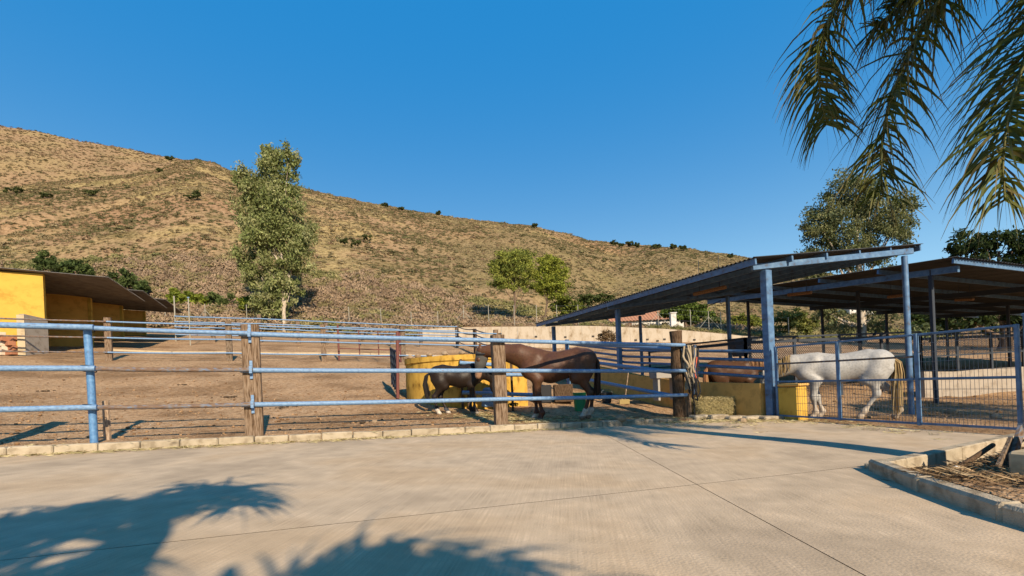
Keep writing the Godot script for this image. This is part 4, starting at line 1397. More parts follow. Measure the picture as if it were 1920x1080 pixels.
	for h in [0.2, 0.42, 0.64, 0.86, 1.08, 1.3]:
		rail(leaf, la + Vector3(0.03, h, 0), lb + Vector3(0.02, h, 0), 0.022, M.shed_dark, 0.0, "bar")
	for t in [0.25, 0.5, 0.75, 1.0]:
		var s := Shape.new()
		var p := la.lerp(lb, t)
		s.tube([p + Vector3(0.02, 0.1, 0), p + Vector3(0.02, 1.32, 0)], 0.024, 6)
		world_part("upright", s, M.shed_dark, leaf)

# ------------------------------------------------------------------ mesh gates by the canopy
func mesh_leaf(root: Node3D, a: Vector3, b: Vector3, bars: Array, mesh_to: float, stiles: Array, h: float) -> void:
	var d := (b - a).normalized()
	for k in bars.size():
		var s := Shape.new()
		s.bar(a + Vector3(0, bars[k], 0), b + Vector3(0, bars[k], 0), 0.035, 0.035, 0.004)
		world_part("bar", s, M.rail_rusty if k == 1 and bars.size() > 3 else M.shed_blue, root)
	for t in stiles:
		var s := Shape.new()
		var p := a.lerp(b, t)
		s.bar(p + Vector3(0, 0.0, 0), p + Vector3(0, h, 0), 0.055 if t != 0.03 else 0.07, 0.05, 0.006, Vector3(0.4, 0, 1))
		world_part("stile", s, M.shed_blue, root)
	var w := Shape.new()
	var n := int(a.distance_to(b) / 0.05)
	for i in range(1, n):
		var p := a.lerp(b, float(i) / n)
		w.tube([p + Vector3(0, 0.04, 0), p + Vector3(0, mesh_to, 0)], 0.0036, 4, false)
	for j in range(1, int(mesh_to / 0.15) + 1):
		w.tube([a + Vector3(0, j * 0.15, 0.006), b + Vector3(0, j * 0.15, 0.006)], 0.0036, 4, false)
	var wm := world_part("wire_mesh", w, M.galvanised, root)
	wm.set_meta("kind", "stuff")

func build_gate() -> void:
	var g0 := Vector3(5.72, 0, -10.42)
	var g1 := Vector3(6.70, 0, -8.0)
	var g2 := Vector3(7.20, 0, -6.79)
	for g in [0, 1, 2]:
		pass
	g0.y = dirt_height(g0.x, -g0.z) + 0.06
	g1.y = dirt_height(g1.x, -g1.z) + 0.06
	g2.y = dirt_height(g2.x, -g2.z) + 0.08
	var gl := thing("mesh_gate", "wide blue gate in front of the white horse, wire mesh below", "gate", g0)
	mesh_leaf(gl, g0, g1, [1.50, 1.14, 0.76, 0.03], 0.75, [0.012, 0.52], 1.5)
	var d := (g2 - g1).normalized()
	var gr := thing("mesh_gate", "blue mesh gate panel at the right, wire to the top", "gate", g1 + d * 0.012)
	mesh_leaf(gr, g1 + d * 0.012, g2, [1.50, 0.77, 0.03], 1.48, [0.03, 0.98], 1.52)
	var post := thing("gate_post", "square blue post at right end of the mesh gates", "post", g2 + d * 0.1)
	var s := Shape.new()
	s.box(Transform3D(Basis(Vector3.UP, 0.4), Vector3(0, 0.62, 0)), Vector3(0.09, 2.0, 0.09), 0.008)
	part("shaft", s, M.shed_blue, post)
	var hn := Shape.new()
	hn.box(Transform3D(Basis(Vector3.UP, 0.4), Vector3(0, 1.64, 0)), Vector3(0.105, 0.04, 0.105), 0.006)
	part("cap", hn, M.shed_blue, post)

# ------------------------------------------------------------------ corral under the canopies
func build_corral() -> void:
	var adir := Vector3(-0.349, 0, -0.937)
	var a := Vector3(5.60, 0, -10.72)
	var n := 9
	var wall := thing("corral_wall", "low ochre wall under the canopy behind the hay bale", "wall", on_ground(a.x, -a.z))
	for k in 4:
		var p := a + adir * (k * 2.25)
		var q := a + adir * (k * 2.25 + 2.246)
		p = on_ground(p.x, -p.z)
		q = on_ground(q.x, -q.z)
		var s := Shape.new()
		wall_piece(s, p, q, 0.78, 0.78, 0.18 + 0.008 * (k % 2))
		world_part("wall_panel", s, M.ochre_wall, wall)
	var fence := thing("corral_fence", "four blue rails above the low ochre wall", "fence", on_ground(a.x, -a.z, 0.78))
	for k in 2:
		var p0 := a + adir * (0.1 + k * 5.4)
		var p1 := a + adir * (0.1 + k * 5.4 + 5.4)
		if k == 1:
			p1 = a + adir * 9.6
		p0 = on_ground(p0.x, -p0.z)
		p1 = on_ground(p1.x, -p1.z)
		for h in [0.92, 1.11, 1.30, 1.50]:
			rail(fence, p0 + Vector3(0.12, h, 0), p1 + Vector3(0.12, h, 0), 0.04, M.shed_blue, 0.0)
	# fence running back from the round post
	var p1270 := ground_at(1274, 11.22)
	var side := thing("corral_fence", "blue rails running back from the round end post behind the bay horse", "fence", p1270)
	var e := on_ground(p1270.x - 0.372 * 5.2, 11.22 + 5.2)
	var es := Shape.new()
	es.tube([e - Vector3(0, 0.3, 0), e + Vector3(0, 1.75, 0)], 0.07, 10)
	world_part("post", es, M.shed_blue, side)
	for h in [0.5, 1.07, 1.62]:
		rail(side, p1270 + Vector3(-0.04, h, -0.16), e + Vector3(0.0, h, 0.08), 0.05, M.rail_blue, 0.0)
	# dark fence with diamond mesh round the inner corral
	var c0 := on_ground(6.95, 14.2)
	var inner := thing("mesh_fence", "dark fence with diamond mesh behind the white horse", "fence", c0)
	var bdir := Vector3(0.952, 0, -0.307)
	var c1 := c0 + adir * 4.6
	c1.y = ground_height(c1.x, -c1.z)
	var runs := [[c0, c1, 1], [c0, c0 + bdir * 7.5, 3], [c0 + bdir * 7.5, c0 + bdir * 15.0, 3]]
	for r in runs:
		var p: Vector3 = r[0]
		var q: Vector3 = r[1]
		var py := view_point(1400, 634, 14.2).y
		p.y = py
		q.y = py + (0.1 if r[2] == 1 else 0.12)
		for dh in [0.0, -0.13, -0.75]:
			var s := Shape.new()
			s.bar(p + Vector3(0, dh, 0), q + Vector3(0, dh, 0), 0.045 if dh != -0.13 else 0.07, 0.05 if dh != -0.13 else 0.09, 0.0)
			world_part("rail", s, M.shed_dark, inner)
		var m := int(p.distance_to(q) / 1.6)
		for i in m + 1:
			var t := p.lerp(q, float(i) / m)
			var s := Shape.new()
			s.bar(Vector3(t.x, ground_height(t.x, -t.z) - 0.1, t.z), t, 0.07, 0.07, 0.0)
			world_part("post", s, M.shed_dark, inner)
		if r[2] == 3:
			var w := Shape.new()
			var L := p.distance_to(q)
			var step := 0.085
			var dd := (q - p) / L
			var i := -0.62
			while i < L:
				for sg in [0, 1]:
					var x0 := i
					var x1 := i + 0.62
					var y0 := -0.75 if sg == 0 else -0.13
					var y1 := -0.13 if sg == 0 else -0.75
					if x0 < 0.0:
						y0 = lerpf(y0, y1, -x0 / 0.62)
						x0 = 0.0
					if x1 > L:
						y1 = lerpf(y0, y1, (L - x0) / (x1 - x0))
						x1 = L
					w.tube([p + dd * x0 + Vector3(0, y0, 0), p + dd * x1 + Vector3(0, y1, 0)], 0.007, 4, false)
				i += step
			var wm := world_part("diamond_mesh", w, M.shed_dark, inner)
			wm.set_meta("kind", "stuff")
	# sand coloured low wall at the right
	var rw := thing("low_wall", "low tan wall beyond the sandy pen at the right", "wall", ground_at(1740, 15.0))
	for k in 4:
		var p := ground_at(1728 + k * 62, 14.6 + k * 0.45)
		var q := ground_at(1728 + (k + 1) * 62 - 0.5, 14.6 + (k + 1) * 0.45)
		var s := Shape.new()
		wall_piece(s, p, q, 0.78, 0.78, 0.2 + 0.008 * (k % 2))
		world_part("wall_panel", s, M.grey_render, rw)
	# manger block in the sun behind the gate
	var mg := on_ground(6.0, 10.15)
	var mb := thing("manger", "yellow plastered manger block just behind the tall blue column", "manger", mg, 0.37)
	var ms := Shape.new()
	ms.box(Transform3D(Basis(), Vector3(0.0, 0.3, -0.1)), Vector3(0.34, 0.86, 0.5), 0.05)
	part("block", ms, M.yellow_wall, mb)
	var mt := Shape.new()
	mt.box(Transform3D(Basis(), Vector3(0.0, 0.745, -0.1)), Vector3(0.37, 0.05, 0.54), 0.015)
	part("lid", mt, M.ochre_wall, mb)
	# feed hopper on the second column
	var fz := 16.3
	var fh := view_point(1388, 668, fz)
	var hop := thing("feed_hopper", "dark blue tapered feed hopper on inner canopy column", "hopper", fh)
	var hs := Shape.new()
	var lo := []
	var hi := []
	for q in [[-1, -1], [1, -1], [1, 1], [-1, 1]]:
		lo.append(Vector3(q[0] * 0.17, 0, q[1] * 0.17))
		hi.append(Vector3(q[0] * 0.3, 0.56, q[1] * 0.28))
	for k in 4:
		hs.poly([lo[k], lo[(k + 1) % 4], hi[(k + 1) % 4], hi[k]], lo[k] + lo[(k + 1) % 4])
	hs.poly(lo, Vector3.DOWN)
	part("bin", hs, M.feeder_blue, hop)
	var rim := Shape.new()
	for k in 4:
		rim.bar(hi[k], hi[(k + 1) % 4], 0.03, 0.03)
	part("rim", rim, M.feeder_blue, hop)
	var legs := Shape.new()
	legs.bar(Vector3(0, -1.2, 0), Vector3(0, 0.02, 0), 0.06, 0.06)
	part("stand", legs, M.feeder_blue, hop)
	# pale concrete trough box standing on the wall line left of the ropes
	var tp := view_point(1246, 709, 13.2)
	var tr := thing("feed_trough", "small pale concrete trough box hooked on rails beside the round post", "trough", tp, 0.2)
	var ts := Shape.new()
	for q in [[0.0, -0.18], [0.0, 0.18]]:
		ts.box(Transform3D(Basis(), Vector3(q[0], 0.1, q[1])), Vector3(0.68, 0.2, 0.04), 0.008)
	part("side", ts, M.trough_pale, tr)
	for sx in [-0.32, 0.32]:
		var te := Shape.new()
		te.box(Transform3D(Basis(), Vector3(sx, 0.1, 0)), Vector3(0.038, 0.196, 0.31), 0.006)
		part("end", te, M.trough_pale, tr)
	var tb := Shape.new()
	tb.box(Transform3D(Basis(), Vector3(0, 0.015, 0)), Vector3(0.59, 0.03, 0.31))
	part("bottom", tb, M.trough_pale, tr)
	var tl := Shape.new()
	for sx in [-0.25, 0.25]:
		tl.box(Transform3D(Basis(), Vector3(sx, -0.3, 0)), Vector3(0.06, 0.6, 0.28))
	part("stand", tl, M.trough_pale, tr)
	# two small birds on the dark rail
	for k in 2:
		var b := thing("bird", ["small dark bird on the rail, left of the pair", "small dark bird on the rail, right of the pair"][k], "bird", view_point([1640, 1658][k], 632, 15.4) + Vector3(0, 0.0, 0), 0.5, "birds on the dark rail")
		var bs := Shape.new()
		bs.tube([Vector3(-0.13, 0.02, 0), Vector3(-0.05, 0.06, 0), Vector3(0.03, 0.10, 0), Vector3(0.07, 0.15, 0), Vector3(0.095, 0.18, 0), Vector3(0.13, 0.175, 0)], [0.012, 0.03, 0.045, 0.03, 0.026, 0.004], 8)
		part("body", bs, M.bird_dark, b)
		var bl := Shape.new()
		for sz in [-0.015, 0.015]:
			bl.tube([Vector3(0.01, 0.07, sz), Vector3(0.01, 0.0, sz)], 0.004, 4)
		part("leg", bl, M.bird_dark, b)

# ------------------------------------------------------------------ horses
# bones: [a, b, radius a, radius b, lateral squeeze]; the summed field is meshed as surface nets
func flesh(bones: Array, cell: float, blend: float, paint: Callable) -> Shape:
	var lo := Vector3(1e9, 1e9, 1e9)
	var hi := -lo
	for b in bones:
		var r: float = maxf(b[2], b[3]) + blend * 3.0
		lo = lo.min(b[0] - Vector3(r, r, r)).min(b[1] - Vector3(r, r, r))
		hi = hi.max(b[0] + Vector3(r, r, r)).max(b[1] + Vector3(r, r, r))
	var nx := int((hi.x - lo.x) / cell) + 3
	var ny := int((hi.y - lo.y) / cell) + 3
	var nz := int((hi.z - lo.z) / cell) + 3
	var f := PackedFloat32Array()
	f.resize(nx * ny * nz)
	var k := 1.0 / blend
	for b in bones:
		var a: Vector3 = b[0]
		var e: Vector3 = b[1] - b[0]
		var ra: float = b[2]
		var rb: float = b[3]
		var sq: float = b[4] if b.size() > 4 else 1.0
		var r := maxf(ra, rb) + blend * 4.0
		var l2 := maxf(e.length_squared(), 1e-8)
		var q0 := (a.min(b[1]) - Vector3(r, r, r) - lo) / cell
		var q1 := (a.max(b[1]) + Vector3(r, r, r) - lo) / cell
		for z in range(maxi(0, int(q0.z)), mini(nz, int(q1.z) + 2)):
			for y in range(maxi(0, int(q0.y)), mini(ny, int(q1.y) + 2)):
				var row := (z * ny + y) * nx
				var p := Vector3(0, lo.y + y * cell, lo.z + z * cell) - a
				for x in range(maxi(0, int(q0.x)), mini(nx, int(q1.x) + 2)):
					p.x = lo.x + x * cell - a.x
					var t := clampf(p.dot(e) / l2, 0.0, 1.0)
					var w := p - e * t
					w.z /= sq
					var d := w.length() - ra - (rb - ra) * t
					if d < blend * 4.0:
						f[row + x] += exp(-k * d)
	var s := Shape.new()
	var id := PackedInt32Array()
	id.resize(nx * ny * nz)
	id.fill(-1)
	var corner := [0, 1, nx, nx + 1, nx * ny, nx * ny + 1, nx * ny + nx, nx * ny + nx + 1]
	var at := [Vector3(0, 0, 0), Vector3(1, 0, 0), Vector3(0, 1, 0), Vector3(1, 1, 0), Vector3(0, 0, 1), Vector3(1, 0, 1), Vector3(0, 1, 1), Vector3(1, 1, 1)]
	var edges := [[0, 1], [2, 3], [4, 5], [6, 7], [0, 2], [1, 3], [4, 6], [5, 7], [0, 4], [1, 5], [2, 6], [3, 7]]
	for z in nz - 1:
		for y in ny - 1:
			var row := (z * ny + y) * nx
			for x in nx - 1:
				var q := row + x
				var m := 0
				for c in 8:
					if f[q + corner[c]] > 1.0:
						m |= 1 << c
				if m == 0 or m == 255:
					continue
				var sum := Vector3.ZERO
				var cnt := 0
				for e in edges:
					var i: int = e[0]
					var j: int = e[1]
					if ((m >> i) & 1) != ((m >> j) & 1):
						var va := log(maxf(f[q + corner[i]], 1e-9))
						var vb := log(maxf(f[q + corner[j]], 1e-9))
						sum += at[i].lerp(at[j], va / (va - vb))
						cnt += 1
				var p := lo + (Vector3(x, y, z) + sum / cnt) * cell
				var g := Vector3(f[q] - f[q + 1] + f[q + nx] - f[q + nx + 1] + f[q + nx * ny] - f[q + nx * ny + 1] + f[q + nx * ny + nx] - f[q + nx * ny + nx + 1],
					f[q] - f[q + nx] + f[q + 1] - f[q + nx + 1] + f[q + nx * ny] - f[q + nx * ny + nx] + f[q + nx * ny + 1] - f[q + nx * ny + nx + 1],
					f[q] - f[q + nx * ny] + f[q + 1] - f[q + nx * ny + 1] + f[q + nx] - f[q + nx * ny + nx] + f[q + nx + 1] - f[q + nx * ny + nx + 1])
				s.col = paint.call(p)
				id[q] = s.vert(p, g.normalized())
	for z in range(1, nz - 1):
		for y in range(1, ny - 1):
			for x in range(1, nx - 1):
				var q := (z * ny + y) * nx + x
				var here := f[q] > 1.0
				for ax in 3:
					var st: int = [1, nx, nx * ny][ax]
					if here == (f[q + st] > 1.0):
						continue
					var u: int = [nx, nx * ny, 1][ax]
					var w: int = [nx * ny, 1, nx][ax]
					var a := id[q]
					var b := id[q - u]
					var c := id[q - u - w]
					var d := id[q - w]
					if here:
						s.ix.append_array([a, c, b, a, d, c])
					else:
						s.ix.append_array([a, b, c, a, c, d])
	return s

func hair_lock(s: Shape, pts: Array, width: float, n: int, spread: float, cols: Array) -> void:
	for i in n:
		var o := Vector3(rng.randfn(), rng.randfn() * 0.4, rng.randfn()) * spread
		var path := []
		var rad := []
		var cut := rng.randf_range(0.75, 1.05)
		for k in pts.size():
			var t := float(k) / (pts.size() - 1)
			path.append(pts[0].lerp(pts[k], cut) + o * (0.35 + 0.9 * t))
			rad.append(width * (1.0 - 0.75 * t) * rng.randf_range(0.8, 1.1))
		s.col = cols[rng.randi() % cols.size()] * rng.randf_range(0.8, 1.15)
		s.tube(path, rad, 5)

func horse(called: String, label: String, foot: Vector3, turn: float, L: float, H: float, o: Dictionary) -> Node3D:
	var root := thing(called, label, "horse", foot, turn)
	var P := func(x: float, y: float, z: float) -> Vector3: return Vector3(x * L, y * H, z * L)
	var feet: Array = o.get("feet", [0.42, 0.42, -0.62, -0.62])   # front left (-z), front right (+z), hind left, hind right
	var bones := []
	var R := (L + H) / 2.0
	var add := func(a: Vector3, b: Vector3, ra: float, rb: float, sq: float) -> void: bones.append([a, b, ra * R, rb * R, sq])
	# trunk: deep chest, barrel, tucked loin, croup
	add.call(P.call(0.50, 1.12, 0), P.call(0.12, 1.07, 0), 0.255, 0.30, 0.80)
	add.call(P.call(0.12, 1.07, 0), P.call(-0.30, 1.13, 0), 0.30, 0.265, 0.88)
	add.call(P.call(-0.30, 1.15, 0), P.call(-0.62, 1.22, 0), 0.255, 0.235, 0.92)
	add.call(P.call(0.34, 1.36, 0), P.call(0.02, 1.30, 0), 0.12, 0.10, 0.7)
	add.call(P.call(0.02, 1.30, 0), P.call(-0.45, 1.36, 0), 0.10, 0.11, 1.0)
	add.call(P.call(-0.45, 1.34, 0), P.call(-0.74, 1.26, 0), 0.13, 0.10, 1.1)
	add.call(P.call(0.58, 1.02, 0), P.call(0.62, 1.15, 0), 0.15, 0.16, 1.0)
	for sd in 2:
		var z := -1.0 if sd == 0 else 1.0
		var fx: float = feet[sd]
		var hx: float = feet[2 + sd]
		# shoulder, forearm, knee, cannon, fetlock, hoof
		add.call(P.call(0.40, 1.28, 0.10 * z), P.call(0.56, 1.02, 0.13 * z), 0.13, 0.14, 0.7)
		add.call(P.call(0.56, 1.02, 0.13 * z), P.call(0.40, 0.86, 0.14 * z), 0.13, 0.115, 0.8)
		var elbow: Vector3 = P.call(0.42, 0.84, 0.135 * z)
		var knee: Vector3 = P.call(lerpf(0.44, fx + 0.02, 0.55), 0.48, 0.13 * z)
		var fet: Vector3 = P.call(fx - 0.01, 0.165, 0.125 * z)
		var toe: Vector3 = P.call(fx + 0.045, 0.055, 0.125 * z)
		add.call(elbow, knee, 0.098, 0.052, 0.85)
		add.call(knee - Vector3(0, 0.03, 0), knee + Vector3(0, 0.03, 0), 0.05, 0.052, 0.95)
		add.call(knee, fet, 0.041, 0.034, 0.9)
		add.call(fet, fet + Vector3(-0.012, -0.005, 0), 0.042, 0.04, 0.95)
		add.call(fet, toe, 0.034, 0.046, 1.0)
		add.call(toe + Vector3(0, 0.0, 0), toe + Vector3(0.015, -0.025, 0), 0.048, 0.058, 1.0)
		# haunch, gaskin, hock, cannon, hoof
		add.call(P.call(-0.58, 1.20, 0.11 * z), P.call(-0.52, 0.98, 0.14 * z), 0.205, 0.185, 0.75)
		add.call(P.call(-0.52, 0.98, 0.14 * z), P.call(-0.40, 0.84, 0.15 * z), 0.17, 0.12, 0.75)
		add.call(P.call(-0.70, 1.05, 0.11 * z), P.call(-0.60, 0.85, 0.13 * z), 0.12, 0.10, 0.8)
		var sti: Vector3 = P.call(-0.48, 0.86, 0.145 * z)
		var hock: Vector3 = P.call(lerpf(-0.72, hx - 0.12, 0.6), 0.53, 0.125 * z)
		var hf: Vector3 = P.call(hx - 0.045, 0.175, 0.12 * z)
		var ht: Vector3 = P.call(hx + 0.02, 0.055, 0.12 * z)
		add.call(sti, hock, 0.118, 0.052, 0.8)
		add.call(hock + Vector3(-0.03, 0.035, 0), hock, 0.035, 0.056, 0.85)
		add.call(hock, hf, 0.045, 0.036, 0.9)
		add.call(hf, hf + Vector3(-0.014, -0.005, 0), 0.043, 0.041, 0.95)
		add.call(hf, ht, 0.036, 0.047, 1.0)
		add.call(ht, ht + Vector3(0.012, -0.025, 0), 0.048, 0.057, 1.0)
	# neck and head
	var neck: Array = o.neck
	for i in neck.size() - 1:
		add.call(P.call(neck[i][0], neck[i][1], neck[i][2]), P.call(neck[i + 1][0], neck[i + 1][1], neck[i + 1][2]), neck[i][3], neck[i + 1][3], 0.68)
	var poll: Vector3 = P.call(o.head[0][0], o.head[0][1], o.head[0][2])
	var nose: Vector3 = P.call(o.head[1][0], o.head[1][1], o.head[1][2])
	var hd := (nose - poll).normalized()
	var chin := Vector3(-hd.y, hd.x, 0).normalized() if o.get("flip", false) else Vector3(hd.y, -hd.x, 0).normalized()
	add.call(poll, poll.lerp(nose, 0.45), 0.105, 0.10, 0.8)
	add.call(poll.lerp(nose, 0.3) + chin * 0.07 * R, poll.lerp(nose, 0.5) + chin * 0.05 * R, 0.085, 0.07, 0.7)
	add.call(poll.lerp(nose, 0.4), poll.lerp(nose, 0.9), 0.088, 0.062, 0.8)
	add.call(poll.lerp(nose, 0.88), nose, 0.066, 0.062, 1.0)
	for z in [-1.0, 1.0]:
		var er: Vector3 = poll + Vector3(0, 0.02, 0.06 * z) * R - chin * 0.03 * R
		add.call(er, er - hd * 0.15 * R + Vector3(0, 0.03, 0.02 * z) - chin * 0.02, 0.035, 0.012, 0.8)
		add.call(poll.lerp(nose, 0.33) + Vector3(0, 0, 0.075 * z) * R - chin * 0.03 * R, poll.lerp(nose, 0.36) + Vector3(0, 0, 0.08 * z) * R - chin * 0.03 * R, 0.026, 0.024, 1.0)
	var paint: Callable = o.paint
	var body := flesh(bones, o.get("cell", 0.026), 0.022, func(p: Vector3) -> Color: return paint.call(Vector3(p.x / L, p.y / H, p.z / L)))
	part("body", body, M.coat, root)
	# tail
	var ts := Shape.new()
	var tx: float = o.get("tail_out", 0.14)
	hair_lock(ts, [P.call(-0.80, 1.27, 0), P.call(-0.86 - tx * 0.4, 1.16, 0), P.call(-0.86 - tx * 0.6, 0.9, 0.01), P.call(-0.84 - tx * 0.5, 0.62, 0.0), P.call(-0.84 - tx * 0.3, o.get("tail_end", 0.35), 0.0)], o.get("tail_hair", 0.024) * R, o.get("tail_count", 60), o.get("tail_wide", 0.03) * R, o.hair)
	part("tail", ts, M.hair, root)
	# mane along the crest
	var ms := Shape.new()
	for i in range(o.get("mane_from", 0), neck.size() - 1):
		for j in 16:
			var t := j / 16.0
			var c: Vector3 = P.call(neck[i][0], neck[i][1], neck[i][2]).lerp(P.call(neck[i + 1][0], neck[i + 1][1], neck[i + 1][2]), t)
			var along: Vector3 = (P.call(neck[i + 1][0], neck[i + 1][1], 0) - P.call(neck[i][0], neck[i][1], 0)).normalized()
			var crest_dir := Vector3(-along.y, along.x, 0)
			if crest_dir.y < 0.0 and not o.get("down", false):
				crest_dir = -crest_dir
			var r: float = lerpf(neck[i][3], neck[i + 1][3], t) * R
			var sd: float = o.get("mane_side", 1.0)
			var q := c + crest_dir * r * 0.96
			var ln: float = o.get("mane", 0.22) * rng.randf_range(0.7, 1.15)
			hair_lock(ms, [q, q + crest_dir * 0.02 + Vector3(0, 0, sd * r * 0.5), q + Vector3(0, -ln * 0.5, sd * r * 0.78), q + Vector3(0, -ln, sd * r * 0.85)], 0.011 * R, 4, 0.018, o.hair)
	part("mane", ms, M.hair, root)
	return root

func build_horses() -> void:
	var foot: Vector3
	# bay horse with a fly mask, facing left
	var bay := func(p: Vector3) -> Color:
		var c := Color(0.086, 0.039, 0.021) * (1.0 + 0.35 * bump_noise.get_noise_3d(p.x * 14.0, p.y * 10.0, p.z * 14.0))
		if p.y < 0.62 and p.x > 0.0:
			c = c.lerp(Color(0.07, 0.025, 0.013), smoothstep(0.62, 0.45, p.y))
		var sock := 0.22 if p.x < 0.0 else (0.13 if p.z > 0.0 else 0.0)
		if p.y < sock + 0.012 * sin(p.z * 80.0):
			c = Color(0.46, 0.40, 0.33)
		if p.y < 0.06:
			c = Color(0.16, 0.12, 0.09)
		if p.x > 1.2 and p.y < 1.12:
			c = Color(0.30, 0.17, 0.10)
		return c
	foot = ground_at(1047, 10.75)
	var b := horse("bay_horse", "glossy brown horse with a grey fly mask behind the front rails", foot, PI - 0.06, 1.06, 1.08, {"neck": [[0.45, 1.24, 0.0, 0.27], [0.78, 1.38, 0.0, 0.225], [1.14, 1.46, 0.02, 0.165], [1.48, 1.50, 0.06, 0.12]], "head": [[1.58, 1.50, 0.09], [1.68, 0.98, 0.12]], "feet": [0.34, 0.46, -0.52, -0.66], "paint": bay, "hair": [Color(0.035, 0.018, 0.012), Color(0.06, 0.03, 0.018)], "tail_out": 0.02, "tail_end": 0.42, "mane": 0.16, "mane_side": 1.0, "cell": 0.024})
	var mp := Vector3(1.58 * 1.06, 1.50 * 1.08, 0.09 * 1.06)
	var mn := Vector3(1.68 * 1.06, 0.98 * 1.08, 0.12 * 1.06)
	var mask := flesh([[mp.lerp(mn, 0.08), mp.lerp(mn, 0.5), 0.125, 0.115, 0.84], [mp.lerp(mn, 0.3) + Vector3(-0.08, 0, 0), mp.lerp(mn, 0.5) + Vector3(-0.06, 0, 0), 0.1, 0.085, 0.76], [mp.lerp(mn, 0.5), mp.lerp(mn, 0.72), 0.108, 0.092, 0.85]], 0.02, 0.018, func(_p: Vector3) -> Color: return Color(1, 1, 1))
	var fm := part("fly_mask", mask, M.mask_mesh, b)
	fm.set_meta("label", "grey mesh fly mask with black edging")
	var band := Shape.new()
	for t in [0.74, 0.1]:
		var ring := []
		var c := mp.lerp(mn, t)
		for i in 17:
			var a := TAU * i / 16.0
			ring.append(c + Vector3(cos(a) * (0.098 if t > 0.5 else 0.14) - 0.02, 0.012 * sin(a), sin(a) * (0.085 if t > 0.5 else 0.118)))
		band.tube(ring, 0.012 if t > 0.5 else 0.02, 6, false)
	part("edging", band, M.mask_edge, fm)
	# dark foal facing right, head lowered behind the post
	var dark := func(p: Vector3) -> Color:
		var c := Color(0.020, 0.012, 0.009)
		if p.y < 0.20 and p.x < 0.0:
			c = Color(0.52, 0.45, 0.37)
		if p.y < 0.055:
			c = Color(0.30, 0.25, 0.20)
		return c
	foot = ground_at(861, 11.35)
	horse("foal", "dark brown foal with white hind socks in front of the yellow tank", foot, 0.05, 0.76, 0.80, {"neck": [[0.46, 1.22, 0.0, 0.25], [0.72, 1.22, 0.0, 0.20], [0.96, 1.10, 0.0, 0.15], [1.08, 1.0, 0.0, 0.12]], "head": [[1.12, 0.96, 0.0], [1.18, 0.42, 0.0]], "feet": [0.36, 0.50, -0.36, -0.62], "paint": dark, "hair": [Color(0.012, 0.010, 0.010), Color(0.022, 0.016, 0.013)], "tail_out": 0.3, "tail_end": 0.42, "tail_wide": 0.028, "mane": 0.14, "mane_side": 1.0, "cell": 0.022})
	# white horse behind the gate, head down to the left
	var pale := func(p: Vector3) -> Color:
		var k := 0.5 + 0.5 * bump_noise.get_noise_3d(p.x * 30.0, p.y * 30.0, p.z * 30.0)
		var c := Color(0.40, 0.385, 0.36).lerp(Color(0.33, 0.32, 0.31), k)
		if p.y < 0.5:
			c = c.lerp(Color(0.42, 0.35, 0.28), smoothstep(0.5, 0.2, p.y + 0.1 * k))
		if p.y < 0.06:
			c = Color(0.32, 0.25, 0.18)
		return c
	foot = ground_at(1578, 10.45)
	horse("white_horse", "white horse with long blond tail behind the blue mesh gate", foot, PI - 0.5, 1.14, 0.99, {"neck": [[0.48, 1.22, 0.0, 0.25], [0.76, 1.24, -0.02, 0.20], [1.03, 1.14, -0.05, 0.155], [1.20, 1.02, -0.08, 0.115]], "head": [[1.25, 0.98, -0.08], [1.27, 0.46, -0.05]], "feet": [0.43, 0.30, -0.30, -0.86], "paint": pale, "hair": [Color(0.30, 0.205, 0.09), Color(0.36, 0.27, 0.14), Color(0.22, 0.145, 0.06)], "tail_out": 0.06, "tail_end": 0.1, "tail_hair": 0.012, "tail_count": 150, "tail_wide": 0.036, "mane": 0.34, "mane_from": 1, "mane_side": -1.0, "cell": 0.024})
	# chestnut and grey horses in the shade of the corral
	var red := func(p: Vector3) -> Color:
		return Color(0.07, 0.032, 0.018) if p.y > 0.4 else Color(0.08, 0.035, 0.02)
	foot = on_ground(5.95, 12.9)
	horse("chestnut_horse", "chestnut horse in canopy shade behind the corral rails, head lowered", foot, 0.25, 0.95, 0.93, {"neck": [[0.46, 1.22, 0.0, 0.25], [0.74, 1.28, 0.02, 0.19], [0.98, 1.24, 0.03, 0.145], [1.12, 1.16, 0.04, 0.115]], "head": [[1.18, 1.14, 0.04], [1.34, 0.70, 0.05]], "paint": red, "hair": [Color(0.20, 0.09, 0.04), Color(0.32, 0.18, 0.08)], "cell": 0.03, "mane_side": 1.0})
	var grey := func(p: Vector3) -> Color:
		return Color(0.33, 0.30, 0.27) if p.y > 0.45 else Color(0.20, 0.18, 0.165)
	foot = on_ground(5.55, 15.2)
	horse("grey_horse", "grey horse under the canopy with its head behind the hanging ropes", foot, -2.2, 0.95, 0.93, {"neck": [[0.46, 1.22, 0.0, 0.25], [0.74, 1.32, 0.0, 0.19], [1.0, 1.36, 0.0, 0.145], [1.15, 1.34, 0.0, 0.115]], "head": [[1.2, 1.33, 0.0], [1.42, 0.90, 0.0]], "paint": grey, "hair": [Color(0.16, 0.14, 0.12)], "cell": 0.03})

